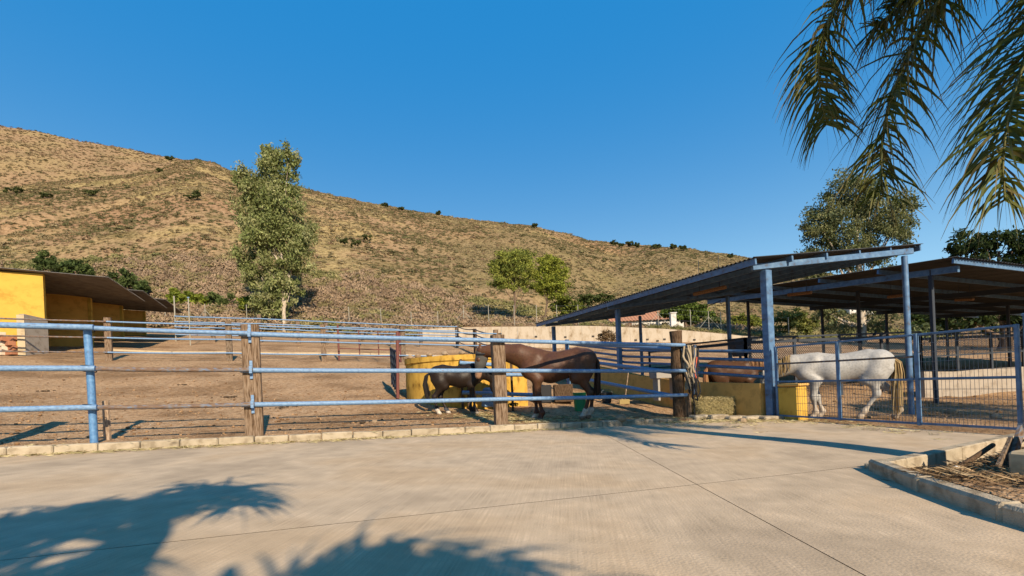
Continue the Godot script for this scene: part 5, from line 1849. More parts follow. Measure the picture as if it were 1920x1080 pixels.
# ------------------------------------------------------------------ the yellow tank and its pipes
func build_tank_corner() -> void:
	var c := on_ground(-1.36, 13.75)
	var tank := thing("round_tank", "round yellow painted tank behind the dark foal", "tank", c)
	var s := Shape.new()
	var r := 1.62
	var base := -0.5
	var top := view_point(870, 672, 13.75).y - c.y
	var prof := [[r - 0.02, base], [r + 0.015, 0.4], [r, top - 0.16], [r + 0.03, top - 0.13], [r + 0.03, top], [r - 0.14, top + 0.003], [r - 0.16, top - 0.3], [0.0, top - 0.3]]
	var seg := 64
	for k in prof.size() - 1:
		for i in seg:
			var a := TAU * i / seg
			var b := TAU * (i + 1) / seg
			var q0 := Vector3(cos(a), 0, sin(a))
			var q1 := Vector3(cos(b), 0, sin(b))
			var up: Vector3 = q0 + q1
			if k >= 4:
				up = Vector3.UP if k != 5 else -up
			var p: Array = [q0 * prof[k][0] + Vector3(0, prof[k][1], 0), q1 * prof[k][0] + Vector3(0, prof[k][1], 0), q1 * prof[k + 1][0] + Vector3(0, prof[k + 1][1], 0), q0 * prof[k + 1][0] + Vector3(0, prof[k + 1][1], 0)]
			s.poly(p, up)
	part("shell", s, M.tank_yellow, tank)
	for i in 9:
		var a := PI + 0.25 + i * 0.28
		var st := stone_mesh(0.09, i)
		var p := c + Vector3(cos(a) * (r - 0.05), top + 0.05, -sin(a) * (r - 0.05))
		solo("stone", st, M.stone, ["pale stone on the tank rim, first from the left", "pale stone on the tank rim, second from the left", "pale stone on the tank rim, third from the left", "pale stone on the tank rim, fourth from the left", "pale stone on the tank rim, fifth from the left", "pale stone on the tank rim, sixth from the left", "pale stone on the tank rim, seventh from the left", "pale stone on the tank rim, eighth from the left", "pale stone on the tank rim, last on the right"][i], "stone", p, "stones on the tank rim")
	# yellow wall block to the right of the tank
	var wb := thing("corner_wall", "sunlit yellow wall piece right of the round tank", "wall", ground_at(960, 12.9))
	var ws := Shape.new()
	wall_piece(ws, ground_at(930, 12.9), ground_at(988, 13.1), 1.0, 1.0, 0.25)
	world_part("panel", ws, M.tank_yellow, wb)
	# rail stand by the tank: two blue pipes on short posts
	var stand := thing("pipe_stand", "short blue pipe hitching rails beside the yellow tank", "rails", ground_at(910, 11.95))
	for h in [[1.16, 866, 940], [0.42, 868, 1005], [0.92, 945, 985]]:
		rail(stand, ground_at(h[1], 12.0) + Vector3(0, h[0], 0), ground_at(h[2], 12.05) + Vector3(0, h[0], 0), 0.05, M.rail_blue)
	for px in [868.0, 880.0, 962.0]:
		var ps := Shape.new()
		var p := ground_at(px, 12.06)
		ps.bar(p - Vector3(0, 0.05, 0), p + Vector3(0, 1.2 if px == 962.0 else (0.55 if px > 870.0 else 1.25), 0), 0.06, 0.06, 0.005)
		world_part("post", ps, M.timber_dark, stand)
	var tub := thing("water_trough", "pale blue metal water trough behind the foal's legs", "trough", ground_at(905, 12.45))
	var tb := Shape.new()
	tb.box(Transform3D(Basis(), Vector3(0, 0.27, 0)), Vector3(0.85, 0.5, 0.42), 0.03)
	part("basin", tb, M.rail_blue, tub)
	var te := Shape.new()
	for q in [[-0.41, 0, 0.05, 0.46], [0.41, 0, 0.05, 0.46]]:
		te.box(Transform3D(Basis(), Vector3(q[0], 0.53, q[1])), Vector3(q[2], 0.05, q[3]))
	part("rim", te, M.rail_blue, tub)
	# barrow-like bins seen between the legs of the bay horse
	var bin := thing("plastic_tub", "green plastic tub behind the bay horse", "tub", ground_at(1088, 12.4))
	var bs := Shape.new()
	bs.tube([Vector3(0, 0.0, 0), Vector3(0, 0.02, 0), Vector3(0, 0.46, 0)], [0.12, 0.14, 0.17], 18)
	part("body", bs, M.green_plastic, bin)
	var bl := Shape.new()
	bl.tube([Vector3(0, 0.45, 0), Vector3(0, 0.48, 0)], 0.18, 18)
	part("rim", bl, M.green_plastic, bin)
	var box := thing("storage_box", "dark boxes stacked low behind the bay horse", "box", ground_at(1040, 13.6))
	for k in 2:
		var q := Shape.new()
		q.box(Transform3D(Basis(), Vector3(-0.35 + k * 0.6, 0.26, 0)), Vector3(0.52, 0.5, 0.4), 0.02)
		part("crate", q, [M.black_plastic, M.timber_dark][k], box)

# ------------------------------------------------------------------ small things
func stone_mesh(r: float, sd: int, flat_ := 0.7) -> Shape:
	var s := Shape.new()
	s.flat = true
	var rows := 5
	var cols := 8
	var g := 0.75 + 0.5 * fposmod(sin(sd * 12.9) * 43758.5, 1.0)
	s.col = Color(g, g * 0.97, g * 0.92)
	for j in rows + 1:
		var la := -PI / 2.0 + PI * j / rows
		for i in cols:
			var lo := TAU * i / cols
			var d := Vector3(cos(la) * cos(lo), sin(la) * flat_, cos(la) * sin(lo))
			var k := 1.0 + 0.35 * bump_noise.get_noise_3d(d.x * 8.0 + sd * 17.0, d.y * 8.0, d.z * 8.0)
			s.v.append(d * r * k)
			s.c.append(s.col)
	for j in rows:
		for i in cols:
			var a := j * cols + i
			var b := j * cols + (i + 1) % cols
			s.ix.append_array([a, a + cols, b, b, a + cols, b + cols])
	return s

# where the ground is seen at a pixel of the photograph's grid
func ground_seen(px: float, py: float) -> Vector3:
	var zf := 2.2
	while zf < 44.0:
		var p := view_point(px, py, zf)
		if p.y <= ground_height(p.x, -p.z):
			return on_ground(p.x, -p.z)
		zf += 0.02
	return on_ground(0, 10)

func straw_tuft() -> ArrayMesh:
	var s := Shape.new()
	s.flat = true
	for i in 9:
		var p := Vector3(rng.randfn() * 0.05, 0.006 + rng.randf() * 0.012, rng.randfn() * 0.05)
		var a := rng.randf() * TAU
		var al := Vector3(cos(a), rng.randf_range(-0.1, 0.25), sin(a)) * rng.randf_range(0.03, 0.08)
		var g := rng.randf_range(0.75, 1.2)
		s.col = Color(g, g, g)
		s.leaf(p, al, Vector3(-al.z, 0, al.x).normalized() * 0.0035 + Vector3(0, 0.002, 0))
	return s.mesh()

func litter(called: String, label: String, spots: Array, cols: Array, m: Mesh, mat: Material) -> void:
	# spots: [x, zf, spread x, spread z, count]
	var at := []
	var cs := []
	for sp in spots:
		for i in sp[4]:
			var x: float = sp[0] + rng.randfn() * sp[2]
			var zf: float = sp[1] + rng.randfn() * sp[3]
			at.append(Transform3D(Basis(Vector3.UP, rng.randf() * TAU).scaled(Vector3.ONE * rng.randf_range(0.7, 1.4)), on_ground(x, zf, 0.004)))
			cs.append(cols[rng.randi() % cols.size()] * rng.randf_range(0.8, 1.2))
	var n := copies(numbered(called), m, mat, at, cs, self)
	n.set_meta("label", label)

func build_small_things() -> void:
	# kerb of concrete blocks along the fence
	var yaw := atan2(0.406, 1.0)
	var kerb := thing("kerb", "row of pale concrete kerb blocks along the front fence", "kerb", along_fence(0.0, -0.2))
	var mats := [M.kerb_pale, M.kerb_grey, M.kerb_sandy, M.kerb_pale, M.kerb_dull, M.kerb_sandy]
	var shapes := []
	for k in 4:
		var s := Shape.new()
		s.box(Transform3D(), Vector3(0.486 + 0.004 * k, 0.34, 0.15), 0.012 + 0.003 * k)
		shapes.append(s.mesh())
	var x := -16.0
	while x < 3.75:
		var p := along_fence(x, -0.2)
		var fade := smoothstep(2.2, 3.8, x)
		var t := Transform3D(Basis(Vector3.UP, yaw + rng.randf_range(-0.012, 0.012)) * Basis(Vector3(0, 0, 1), -0.033 + rng.randf_range(-0.008, 0.008)), p + Vector3(0, -0.15 + rng.randf_range(-0.008, 0.008) - 0.015 * fade, 0))
		part("kerb_block", shapes[rng.randi() % 4], mats[rng.randi() % 6] if x < 1.6 else [M.kerb_dull, M.kerb_grey][rng.randi() % 2], kerb, kerb.transform.affine_inverse() * t)
		x += 0.5 * cos(yaw)
	# flat edging stones from the end post towards the column
	var edging := thing("edging_stones", "worn flat concrete slabs between round post and tall column", "edging", ground_at(1380, 10.8))
	for k in 5:
		var p := ground_at(1312 + k * 33, 11.0 - k * 0.16)
		var s := Shape.new()
		s.box(Transform3D(Basis(Vector3.UP, 0.1 + rng.randf_range(-0.1, 0.1)), p + Vector3(0, -0.03 + rng.randf() * 0.02, 0)), Vector3(0.40 + 0.02 * k, 0.2, 0.32), 0.03)
		world_part("slab", s, mats[k], edging)
	# hay bale
	var hb := thing("hay_bale", "square hay bale in front of the low ochre wall", "hay bale", on_ground(4.9, 11.55), 0.12)
	var hc := Shape.new()
	hc.col = Color(0.19, 0.16, 0.075)
	hc.box(Transform3D(Basis(), Vector3(0, 0.2, 0)), Vector3(1.24, 0.42, 0.46), 0.05)
	part("core", hc, M.straw, hb)
	var hs := Shape.new()
	hs.flat = true
	for i in 5200:
		var f := rng.randi() % 3
		var p := Vector3(rng.randf_range(-0.63, 0.63), rng.randf_range(0.02, 0.43), 0.24)
		if f == 1:
			p = Vector3(rng.randf_range(-0.63, 0.63), 0.425, rng.randf_range(-0.22, 0.22))
		elif f == 2:
			p = Vector3(0.635 * (1 if rng.randf() < 0.5 else -1), rng.randf_range(0.02, 0.4), rng.randf_range(-0.22, 0.22))
		p += Vector3(rng.randfn(), rng.randfn(), rng.randfn()) * 0.018
		p.y = maxf(p.y, 0.01)
		var al := Vector3(rng.randfn(), rng.randfn() * 0.6, rng.randfn()).normalized() * rng.randf_range(0.02, 0.07)
		var g := rng.randf_range(0.6, 1.25)
		hs.col = [Color(0.42, 0.33, 0.16), Color(0.33, 0.27, 0.13), Color(0.52, 0.42, 0.23), Color(0.24, 0.205, 0.095)][rng.randi() % 4] * g
		hs.leaf(p, al, al.cross(Vector3(rng.randfn(), rng.randfn(), rng.randfn())).normalized() * 0.004)
	part("straw", hs, M.straw, hb)
	var tw := Shape.new()
	for zx in [-0.28, 0.28]:
		tw.tube([Vector3(zx, 0.02, 0.217), Vector3(zx, 0.385, 0.217), Vector3(zx, 0.397, -0.2)], 0.004, 4, false)
	part("twine", tw, M.rope_beige, hb)
	# straw and dry grass lying about
	var tuft := straw_tuft()
	var gold := [Color(0.52, 0.42, 0.20), Color(0.42, 0.34, 0.17), Color(0.60, 0.50, 0.28), Color(0.33, 0.28, 0.13)]
	litter("straw_litter", "loose straw scattered round the hay bale and gate", [[4.9, 11.1, 0.6, 0.3, 420], [4.9, 10.6, 0.8, 0.25, 380], [5.5, 10.4, 0.4, 0.4, 200], [0.2, 10.6, 0.6, 0.35, 300], [-0.6, 11.2, 0.6, 0.3, 260], [1.8, 10.9, 0.8, 0.25, 120], [6.2, 8.6, 0.4, 0.9, 60], [4.4, 9.9, 1.0, 0.5, 90]], gold, tuft, M.straw)
	var kline := []
	for k in 26:
		var kx := -9.5 + k * 0.42
		kline.append([kx, 9.65 + 0.406 * kx - 0.40, 0.2, 0.035, int(rng.randf_range(8, 34))])
	litter("straw_litter", "dry grass bits caught along the foot of the kerb", kline, gold, tuft, M.straw)
	# pebbles of the paddock
	var at := []
	var cs := []
	for i in 5200:
		var px := rng.randf_range(-16, 4.0)
		var sfar := absf(rng.randfn()) * 6.0 + 0.15
		var zf := 9.65 + 0.406 * px + sfar
		var r := 0.006 * exp(absf(rng.randfn()) * 0.85)
		at.append(Transform3D(Basis(Vector3.UP, rng.randf() * TAU).scaled(Vector3.ONE * minf(r, 0.032)), on_ground(px, zf, r * 0.3)))
		cs.append([Color(1.0, 0.85, 0.7), Color(0.75, 0.6, 0.45), Color(1.2, 1.05, 0.88), Color(0.55, 0.42, 0.31)][rng.randi() % 4])
	for i in 700:
		var px := rng.randf_range(7.5, 17)
		var zf := rng.randf_range(8.0, 16.5)
		var r := 0.008 * exp(absf(rng.randfn()) * 0.8)
		at.append(Transform3D(Basis(Vector3.UP, rng.randf() * TAU).scaled(Vector3.ONE * minf(r, 0.06)), on_ground(px, zf, r * 0.3)))
		cs.append([Color(1.0, 0.9, 0.75), Color(0.75, 0.6, 0.45)][rng.randi() % 2])
	var peb := copies("pebbles", stone_mesh(1.0, 3).mesh(), M.stone, at, cs, self)
	peb.set_meta("label", "small stones strewn over the trodden earth")
	# larger single stones
	var rocks := [[1165, 797, 0.13, "grey rock lying on the kerb left of the round post"], [1392, 792, 0.09, "small stone before the worn slabs near the column"], [702, 793, 0.06, "pale stone on the earth just behind the kerb, left of the foal"], [1785, 775, 0.12, "pale rock in the sandy pen behind the right mesh panel"], [1868, 785, 0.1, "rock at the right edge of the sandy pen"], [1150, 760, 0.05, "small stone beside the broom"], [455, 672, 0.14, "stone at the foot of a middle fence post"], [37, 833, 0.045, "dark pebble on the kerb at far left"]]
	for k in rocks.size():
		var r: Array = rocks[k]
		var p := ground_seen(r[0], r[1])
		if k == 7:
			p = along_fence(-7.1, -0.38)
			p.y = ground_height(p.x, -p.z)
		solo("rock", stone_mesh(r[2], k + 20), M.stone, r[3], "rock", p + Vector3(0, r[2] * 0.35, 0))
	# horse droppings
	var dung := [[84, 734, 0.14, "dark dung pile left of the bright blue post"], [340, 722, 0.13, "dark dung pile above the middle rail, right of the blue post"], [428, 745, 0.2, "spread dung heap just left of the near timber post"], [514, 766, 0.12, "dung pile just right of the near timber post, first of two"], [545, 763, 0.13, "dung pile just right of the near timber post, second of two"], [668, 793, 0.16, "dung close behind the kerb between the two timber posts"], [712, 690, 0.2, "dung pile far up the slope near the red gate leaf"], [200, 788, 0.1, "flat dung patch beside the bright blue post's foot"]]
	for k in dung.size():
		var r: Array = dung[k]
		var p := ground_seen(r[0], r[1])
		var d := thing("dung_pile", r[3], "dung", p, 0.0, "horse droppings")
		for i in 18:
			part("lump", stone_mesh(r[2] * rng.randf_range(0.10, 0.26), k * 9 + i, 0.55), M.manure, d, Transform3D(Basis(), Vector3(rng.randfn() * r[2] * 0.9, 0.01, rng.randfn() * r[2] * 0.8)))
	# ropes and halters hung on the round post
	var p12 := ground_at(1274, 11.22)
	var hook := p12 + Vector3(0.2, 1.66, 0.12)
	var rb := thing("rope_bundle", "tangle of ropes and halters hung on the round post", "ropes", p12 + Vector3(0.2, 0.0, 0.12))
	var kinds := [[M.rope_beige, 0.02, 1.1, 8], [M.rope_black, 0.018, 1.4, 8], [M.rope_blue, 0.02, 1.15, 6], [M.rope_red, 0.018, 0.7, 3], [M.rope_beige, 0.026, 0.7, 4]]
	for k in kinds:
		for i in k[3]:
			var s := Shape.new()
			var w := rng.randf_range(0.05, 0.13)
			var ln: float = k[2] * rng.randf_range(0.65, 1.0)
			var off := Vector3(rng.randf_range(-0.08, 0.12), rng.randf_range(-0.06, 0.02), rng.randf_range(0.0, 0.1))
			var ph := rng.randf() * 6.0
			var pts := []
			for j in 13:
				var t := j / 12.0
				var a := PI * t
				var yy := 1.66 - ln * sin(a) * (0.92 + 0.08 * sin(ph + j))
				if k[0] == M.rope_red:
					yy -= 0.28
				pts.append(off + Vector3(-w + 2.0 * w * t + 0.03 * sin(ph + j * 1.3), yy, 0.035 * cos(ph + j * 0.9)))
			s.tube(pts, k[1], 6, false)
			part("rope", s, k[0], rb)
	var lead := Shape.new()
	lead.tube([Vector3(0.06, 0.7, 0.05), Vector3(0.09, 0.35, 0.06), Vector3(0.08, 0.08, 0.08), Vector3(0.14, 0.03, 0.16), Vector3(0.2, 0.0, 0.24), Vector3(0.17, -0.03, 0.3)], 0.014, 6)
	part("rope", lead, M.rope_black, rb)
	var lp := Shape.new()
	lp.tube([Vector3(0.14, 1.0, 0.05), Vector3(0.24, 0.8, 0.03), Vector3(0.26, 0.6, 0.03), Vector3(0.2, 0.48, 0.05)], 0.016, 6)
	part("rope", lp, M.rope_black, rb)
	# broom, dustpan and bucket by the ochre wall
	var bp := ground_at(1172, 13.9)
	var br := thing("broom", "broom leaning by the ochre wall behind the bay horse", "broom", bp)
	var hd := Shape.new()
	hd.tube([Vector3(0.0, 0.1, 0), Vector3(0.16, 0.92, -0.1)], 0.015, 6)
	part("handle", hd, M.board, br)
	var hb2 := Shape.new()
	hb2.col = Color(0.30, 0.23, 0.10)
	hb2.box(Transform3D(Basis(), Vector3(-0.02, 0.07, 0)), Vector3(0.3, 0.14, 0.08), 0.01)
	part("brush_head", hb2, M.straw, br)
	var bk := thing("bucket", "black bucket against the ochre wall beside the broom", "bucket", ground_at(1138, 14.0))
	var bs := Shape.new()
	bs.tube([Vector3(0, 0, 0), Vector3(0, 0.01, 0), Vector3(0, 0.3, 0)], [0.11, 0.13, 0.16], 16)
	part("body", bs, M.black_plastic, bk)
	var bh := Shape.new()
	var arc := []
	for i in 9:
		var a := PI * i / 8.0
		arc.append(Vector3(cos(a) * 0.16, 0.29 + sin(a) * 0.1, 0.03))
	bh.tube(arc, 0.006, 5, false)
	part("handle", bh, M.galvanised, bk)
	# dry bush on the slope under the white wall and weeds on the kerb
	plant("dry_bush", "round dry brown bush in front of the white wall", "bush", ground_at(1140, 40), [[1140, 630, 16, 9], [1132, 633, 10, 6], [1150, 633, 9, 6]], 40, 1500, 0.1, [Color(0.16, 0.11, 0.065), Color(0.22, 0.15, 0.085)], -0.3, M.dark_bark, 0.03, view_point(1140, 630, 40))
	plant("weed", "dry weed growing on the kerb left of the round post", "weed", ground_seen(1195, 797), [[1196, 790, 8, 7], [1190, 794, 6, 4]], 11.0, 260, 0.022, [Color(0.16, 0.135, 0.07), Color(0.22, 0.18, 0.09)], -0.4, M.dark_bark, 0.004, view_point(1196, 788, 11.0))
	plant("weed", "small green weed beside the hitching rails", "weed", ground_seen(965, 762), [[965, 758, 8, 3]], 12.2, 160, 0.03, [Color(0.08, 0.11, 0.03), Color(0.12, 0.14, 0.045)], -0.2, M.dark_bark, 0.004, view_point(965, 758, 12.2))

# ------------------------------------------------------------------ planter at the lower right
func build_planter() -> void:
	var kerb := thing("planter_kerb", "grey concrete kerb round the planting bed at lower right", "kerb", on_ground(3.5, 4.7))
	var near := [Vector2(3.56, 4.86), Vector2(3.25, 3.9), Vector2(3.06, 3.06), Vector2(3.03, 2.2), Vector2(3.02, 1.3), Vector2(3.02, 0.4)]
	for k in near.size() - 1:
		var a: Vector2 = near[k]
		var b: Vector2 = near[k + 1]
		var d := (b - a).normalized()
		var off := Vector2(-d.y, d.x) * 0.07
		if off.x < 0:
			off = -off
		var pa := a + off + d * 0.006
		var pb := b + off - d * 0.006
		var s := Shape.new()
		var h := 0.12
		s.bar(Vector3(pa.x, yard_height(pa.x, pa.y) + h - 0.15, -pa.y), Vector3(pb.x, yard_height(pb.x, pb.y) + h - 0.15, -pb.y), 0.14, 0.3, 0.022)
		world_part("kerb_block", s, [M.kerb_pale, M.kerb_sandy, M.kerb_grey, M.kerb_sandy, M.kerb_grey][k], kerb)
		if k > 0:
			var ring := Shape.new()
			ring.bar(Vector3(a.x + off.x, yard_height(a.x, a.y) + h - 0.15, -a.y + 0.03), Vector3(a.x + off.x, yard_height(a.x, a.y) + h - 0.15, -a.y - 0.03), 0.155, 0.312, 0.02)
			world_part("mortar_joint", ring, M.kerb_grey, kerb)
	var far := [Vector2(3.62, 4.9), Vector2(4.16, 5.20), Vector2(4.72, 5.48), Vector2(5.3, 5.78), Vector2(5.88, 6.08), Vector2(6.45, 6.38), Vector2(6.98, 6.66)]
	for k in far.size() - 1:
		var a: Vector2 = far[k]
		var b: Vector2 = far[k + 1]
		var d := (b - a).normalized()
		var s := Shape.new()
		var h := 0.06
		var pa := a + d * 0.005
		var pb := b - d * 0.005
		s.bar(Vector3(pa.x, yard_height(pa.x, pa.y) + h - 0.17, -pa.y), Vector3(pb.x, yard_height(pb.x, pb.y) + h - 0.17, -pb.y), 0.13, 0.34, 0.012)
		world_part("kerb_block", s, [M.kerb_pale, M.kerb_sandy, M.kerb_grey, M.kerb_pale, M.kerb_sandy, M.kerb_grey][k], kerb)
	# dug-out soil surface inside
	var soil := Shape.new()
	var out := PackedVector2Array([Vector2(3.58, 4.78), Vector2(3.4, 3.9), Vector2(3.22, 3.0), Vector2(3.18, 0.4), Vector2(9.5, 0.4), Vector2(9.5, 6.4), Vector2(7.0, 6.58)])
	for gx in range(10, 40):
		for gz in range(1, 30):
			var c := Vector2(gx, gz) * 0.25
			for poly in Geometry2D.intersect_polygons(PackedVector2Array([c, c + Vector2(0.25, 0), c + Vector2(0.25, 0.25), c + Vector2(0, 0.25)]), out):
				var b := soil.v.size()
				for q in poly:
					soil.vert(Vector3(q.x, soil_height(q.x, q.y), -q.y))
				var tri := Geometry2D.triangulate_polygon(poly)
				for i in range(0, tri.size(), 3):
					var p0 := soil.v[b + tri[i]]
					var nn := (soil.v[b + tri[i + 1]] - p0).cross(soil.v[b + tri[i + 2]] - p0)
					if nn.y > 0:
						soil.ix.append_array([b + tri[i], b + tri[i + 2], b + tri[i + 1]])
					else:
						soil.ix.append_array([b + tri[i], b + tri[i + 1], b + tri[i + 2]])
	setting("planting_bed", soil, M.soil, "dry brown soil of the planting bed")
	# dead grass and leaves
	var dead := Shape.new()
	dead.flat = true
	for i in 12:
		var p := Vector3(rng.randfn() * 0.06, 0.015 + rng.randf() * 0.03, rng.randfn() * 0.06)
		var a := rng.randf() * TAU
		var al := Vector3(cos(a), rng.randf_range(-0.2, 0.4), sin(a)) * rng.randf_range(0.04, 0.13)
		var g := rng.randf_range(0.6, 1.2)
		dead.col = Color(g, g, g)
		dead.leaf(p, al, Vector3(-al.z, 0.2, al.x).normalized() * 0.005)
	var at := []
	var cs := []
	for i in 1500:
		var x := rng.randf_range(3.3, 6.2)
		var zf := rng.randf_range(1.6, 5.3)
		if not Geometry2D.is_point_in_polygon(Vector2(x, zf), out) or bump_noise.get_noise_2d(x * 8.0, zf * 8.0) < -0.12:
			continue
		at.append(Transform3D(Basis(Vector3.UP, rng.randf() * TAU).scaled(Vector3.ONE * rng.randf_range(0.6, 1.3)), Vector3(x, soil_height(x, zf), -zf)))
		cs.append([Color(0.33, 0.23, 0.13), Color(0.44, 0.33, 0.20), Color(0.20, 0.125, 0.07), Color(0.13, 0.085, 0.05)][rng.randi() % 4])
	var dl := copies("dead_grass", dead.mesh(), M.straw, at, cs, self)
	dl.set_meta("label", "dead grass and twigs littering the planting bed")
	# leaning planks, pipes and a yellow block
	var sb := func(px: float, py: float, zf: float) -> Vector3:
		var q := view_point(px, py, zf)
		return Vector3(q.x, soil_height(q.x, zf), q.z)
	for k in 3:
		var zf: float = [4.15, 4.25, 4.0][k]
		var foot: Vector3 = sb.call([1872, 1893, 1912][k], 890, zf)
		var top := view_point([1898, 1915, 1950][k], [828, 803, 812][k], zf + 0.35)
		var pk := thing("plank", ["short grey plank leaning at planting bed, leftmost of three", "long grey plank leaning behind the short one", "grey plank leaning at the frame edge, rightmost of three"][k], "plank", foot, 0.0, "planks leaning in the planting bed")
		var s := Shape.new()
		s.bar(Vector3(0, 0.0, 0), top - foot, [0.11, 0.10, 0.12][k], 0.03, 0.003, Vector3(0.8, 0.2, 1))
		part("board", s, [M.timber_grey, M.rail_rusty, M.timber_grey][k], pk)
		var en := Shape.new()
		en.bar((top - foot) * 0.97, (top - foot) * 0.985, 0.115, 0.034, 0.0, Vector3(0.8, 0.2, 1))
		part("end_band", en, M.galvanised, pk)
	var yp: Vector3 = sb.call(1948, 920, 3.75)
	var yb := thing("stone_block", "mossy yellowish concrete block at the right edge", "block", yp, 0.4)
	var ys := Shape.new()
	ys.box(Transform3D(Basis(), Vector3(0.06, 0.1, 0)), Vector3(0.3, 0.24, 0.28), 0.02)
	part("block", ys, M.cream_wall, yb)
	var pp: Vector3 = sb.call(1789, 878, 4.25)
	var pipe := thing("pipe_length", "white plastic pipe end lying in the planting bed", "pipe", pp)
	var pst := Shape.new()
	pst.tube([Vector3(-0.02, 0.04, 0.03), Vector3(0.5, 0.09, -0.3), Vector3(0.9, 0.14, -0.55)], 0.022, 10, false)
	part("tube", pst, M.timber_dark, pipe)
	var ring := Shape.new()
	ring.tube([Vector3(-0.023, 0.04, 0.032), Vector3(0.02, 0.045, 0.004)], 0.026, 10, false)
	part("collar", ring, M.pvc, pipe)
	var pin := Shape.new()
	pin.tube([Vector3(-0.021, 0.04, 0.031), Vector3(0.1, 0.05, -0.05)], 0.017, 10)
	part("bore", pin, M.opening, pipe)
	for k in 3:
		var tp: Vector3 = sb.call([1760, 1800, 1830][k], 865, 4.7)
		var tw := thing("branch", ["dark dry branch lying across the bed, left of three", "dark dry branch in the middle of the bed", "dark dry branch near the leaning planks"][k], "branch", tp, 0.0, "dry branches in the planting bed")
		var s := Shape.new()
		s.tube([Vector3(-0.3, 0.05, 0.05), Vector3(0.0, 0.035, 0), Vector3(0.3, 0.07, -0.04), Vector3(0.62, 0.16 + 0.05 * k, -0.1)], [0.018, 0.016, 0.013, 0.006], 6)
		part("limb", s, M.timber_dark, tw)
		var sd := Shape.new()
		sd.tube([Vector3(0.1, 0.05, 0), Vector3(0.25, 0.14, 0.09), Vector3(0.33, 0.15, 0.16)], [0.008, 0.006, 0.003], 5)
		part("twig", sd, M.timber_dark, tw)

func soil_height(x: float, zf: float) -> float:
	# at the kerb's top near the front, dug out towards the back row
	var edge := (Vector2(x, zf) - Vector2(3.6, 4.9)).dot(Vector2(0.468, -0.884))
	return yard_height(x, zf) + 0.02 + 0.09 * smoothstep(0.25, 0.9, edge) - 0.2 * (1.0 - smoothstep(0.1, 0.75, edge)) + 0.03 * bump_noise.get_noise_2d(x * 12.0, zf * 12.0)

# ------------------------------------------------------------------ palms
func frond(spine: Array, n: int, ln: float, w: float) -> Shape:
	var s := Shape.new()
	var cv := Curve3D.new()
	for i in spine.size():
		var d: Vector3 = (spine[mini(i + 1, spine.size() - 1)] - spine[maxi(i - 1, 0)]) / 6.0
		cv.add_point(spine[i], -d, d)
	var total := cv.get_baked_length()
	var pts := []
	var rad := []
	for i in 15:
		pts.append(cv.sample_baked(total * i / 14.0))
		rad.append(0.028 * (1.0 - 0.9 * i / 14.0) + 0.003)
	s.col = Color(0.16, 0.15, 0.05)
	s.tube(pts, rad, 6)
	for i in n:
		var t := 0.12 + 0.88 * (i + rng.randf()) / n
		var p := cv.sample_baked(total * t)
		var q := cv.sample_baked(minf(total * t + 0.05, total))
		var fw := (q - p).normalized()
		if fw.length() < 0.5:
			fw = (p - cv.sample_baked(total * t - 0.05)).normalized()
		var side := fw.cross(Vector3.UP)
		side = side.normalized() if side.length() > 0.15 else (fw.cross(Vector3(0.4, 0, 1))).normalized()
		var up := side.cross(fw)
		for sg in [-1.0, 1.0]:
			var roll := rng.randfn() * 0.55
			var d: Vector3 = (side * sg * cos(roll) + up * sin(roll)) * 0.9 + fw * rng.randf_range(0.35, 0.8)
			d = d.normalized()
			var l := ln * (0.55 + 0.45 * sin(PI * clampf(t * 0.9 + 0.08, 0.0, 1.0))) * rng.randf_range(0.75, 1.1)
			var ww := w * rng.randf_range(0.75, 1.15)
			var cur := p
			var dir := d
			var a := rng.randf()
			var col := Color(0.052, 0.070, 0.014).lerp(Color(0.105, 0.108, 0.022), a)
			if rng.randf() < 0.16:
				col = Color(0.12, 0.095, 0.03)
			var tipc := col.lerp(Color(0.18, 0.13, 0.06), 0.7 * rng.randf())
			var across := dir.cross(up if absf(dir.dot(up)) < 0.9 else fw).normalized()
			across = (across + up * rng.randfn() * 0.5).normalized()
			var b := s.v.size()
			var seg := 4
			var droop := rng.randf_range(0.30, 0.55)
			for k in seg + 1:
				var tt := float(k) / seg
				var hw := ww * (0.55 + 0.45 * sin(PI * minf(tt * 1.2 + 0.1, 1.0))) * (1.0 - tt * tt) * 0.5 + 0.001
				var nn := across.cross(dir).normalized()
				s.col = col if tt < 0.7 else tipc
				s.vert(cur - across * hw, nn)
				s.vert(cur + across * hw, nn)
				cur += dir * l / seg
				dir = (dir + Vector3(0, -droop, 0)).normalized()
			for k in seg:
				var f := b + k * 2
				s.ix.append_array([f, f + 2, f + 1, f + 1, f + 2, f + 3])
	return s

func palm(label: String, foot: Vector3, head: Vector3, spines: Array, n: int) -> void:
	var t := thing("palm_tree", label, "palm tree", foot)
	var tr := Shape.new()
	var pts := []
	var rad := []
	var rings := 46
	for i in rings + 1:
		var k := float(i) / rings
		pts.append((head - foot) * k - Vector3(0, 0.25 * (1.0 - k), 0))
		rad.append((0.22 - 0.05 * k) * (1.04 if i % 2 else 0.97) + 0.08 * exp(-k * 14.0))
	tr.tube(pts, rad, 14)
	part("trunk", tr, M.palm_bark, t)
	var cr := Shape.new()
	cr.tube([head - foot - Vector3(0, 0.2, 0), head - foot + Vector3(0, 0.3, 0), head - foot + Vector3(0, 0.8, 0)], [0.2, 0.17, 0.03], 12)
	part("crown_shaft", cr, M.palm_bark, t)
	for sp in spines:
		var loc := []
		for p in sp:
			loc.append(p - foot)
		part("frond", frond(loc, n, 0.85, 0.026 if n > 100 else 0.05), M.palm_leaf, t)

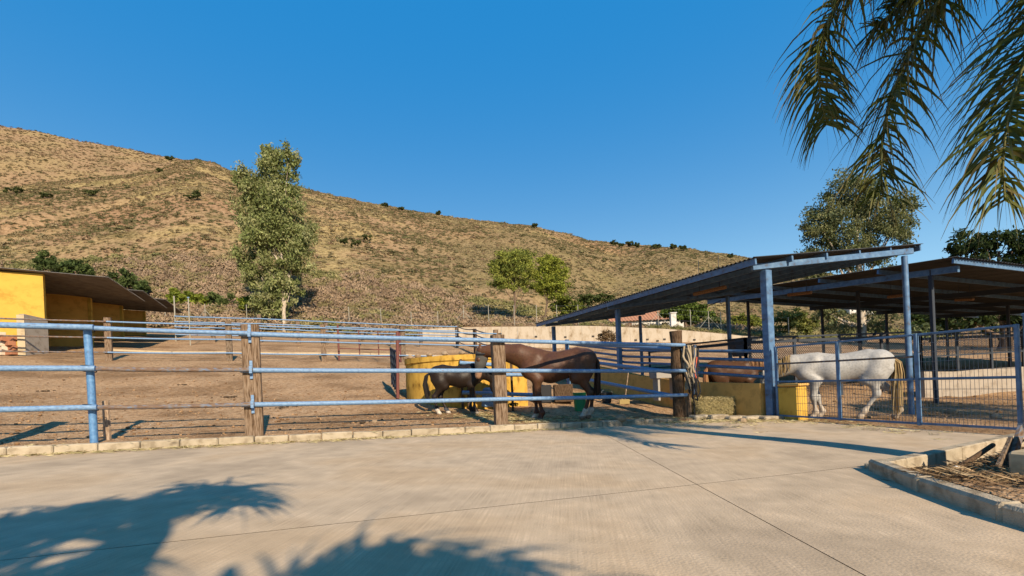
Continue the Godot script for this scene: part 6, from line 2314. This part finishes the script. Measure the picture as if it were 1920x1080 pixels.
func arch(head: Vector3, az: float, reach: float, lift: float, drop: float) -> Array:
	var d := Vector3(cos(az), 0, sin(az))
	return [head + Vector3(0, 0.2, 0), head + d * reach * 0.25 + Vector3(0, lift, 0), head + d * reach * 0.6 + Vector3(0, lift * 0.9, 0), head + d * reach * 0.9 + Vector3(0, -drop * 0.35, 0), head + d * reach + Vector3(0, -drop, 0)]

func build_palms() -> void:
	var foot := on_ground(5.3, 4.3)
	foot.y = soil_height(5.3, 4.3)
	var head := Vector3(5.25, 5.0, -4.3)
	var spines := [
		[head, view_point(1750, -170, 4.5), view_point(1610, -50, 4.7), view_point(1545, 55, 4.85), view_point(1535, 150, 4.95), view_point(1550, 235, 5.0)],
		[head, view_point(1850, -110, 4.2), view_point(1755, 10, 4.35), view_point(1690, 130, 4.45), view_point(1655, 260, 4.5), view_point(1655, 370, 4.55)],
		[head, view_point(2010, -60, 3.9), view_point(1945, 60, 3.75), view_point(1898, 190, 3.65), view_point(1880, 300, 3.6), view_point(1884, 375, 3.6)],
		[head, view_point(1830, -160, 4.8), view_point(1760, -70, 5.1), view_point(1700, 0, 5.3), view_point(1640, 60, 5.4)],
	]
	for k in 7:
		spines.append(arch(head, 0.15 + k * 0.32, rng.randf_range(2.0, 2.6), rng.randf_range(0.5, 0.9), rng.randf_range(0.3, 0.9)))
	palm("palm with drooping fronds hanging into the upper right corner", foot, head, spines, 190)
	# a palm right of the frame that dapples the sandy pen
	var f3 := on_ground(15.0, 3.4)
	var h3 := Vector3(15.0, f3.y + 5.6, -3.4)
	var sp3 := []
	for k in 16:
		sp3.append(arch(h3, k * TAU / 16.0 + rng.randf_range(-0.1, 0.1), rng.randf_range(2.2, 3.0), rng.randf_range(0.4, 0.9), rng.randf_range(0.2, 1.0)))
	palm("palm beyond the right edge that dapples the sandy pen", f3, h3, sp3, 70)
	# a second palm behind the camera throws its shadow on the concrete
	var f2 := on_ground(0.3, -2.75)
	var h2 := Vector3(0.3, f2.y + 3.5, 2.75)
	var sp2 := []
	for az in [3.14, -2.85, -2.55, -2.25, -1.95, -1.68, 1.3, 1.8, 2.3, 2.75]:
		sp2.append(arch(h2, az + rng.randf_range(-0.08, 0.08), rng.randf_range(2.0, 2.5), rng.randf_range(0.3, 0.6), rng.randf_range(0.2, 0.7)))
	var f4 := on_ground(1.5, -4.0)
	var h4 := Vector3(1.5, f4.y + 3.5, 4.0)
	var sp4 := []
	for az in [-1.2, -0.95, -0.72, -0.5, 0.3, 1.0, 1.7, 2.4]:
		sp4.append(arch(h4, az + rng.randf_range(-0.06, 0.06), rng.randf_range(1.5, 1.8), rng.randf_range(0.3, 0.5), rng.randf_range(0.2, 0.6)))
	palm("second low palm behind the viewpoint, shading the concrete near the middle", f4, h4, sp4, 70)
	palm("palm standing behind the viewpoint whose shadow falls on the concrete", f2, h2, sp2, 70)
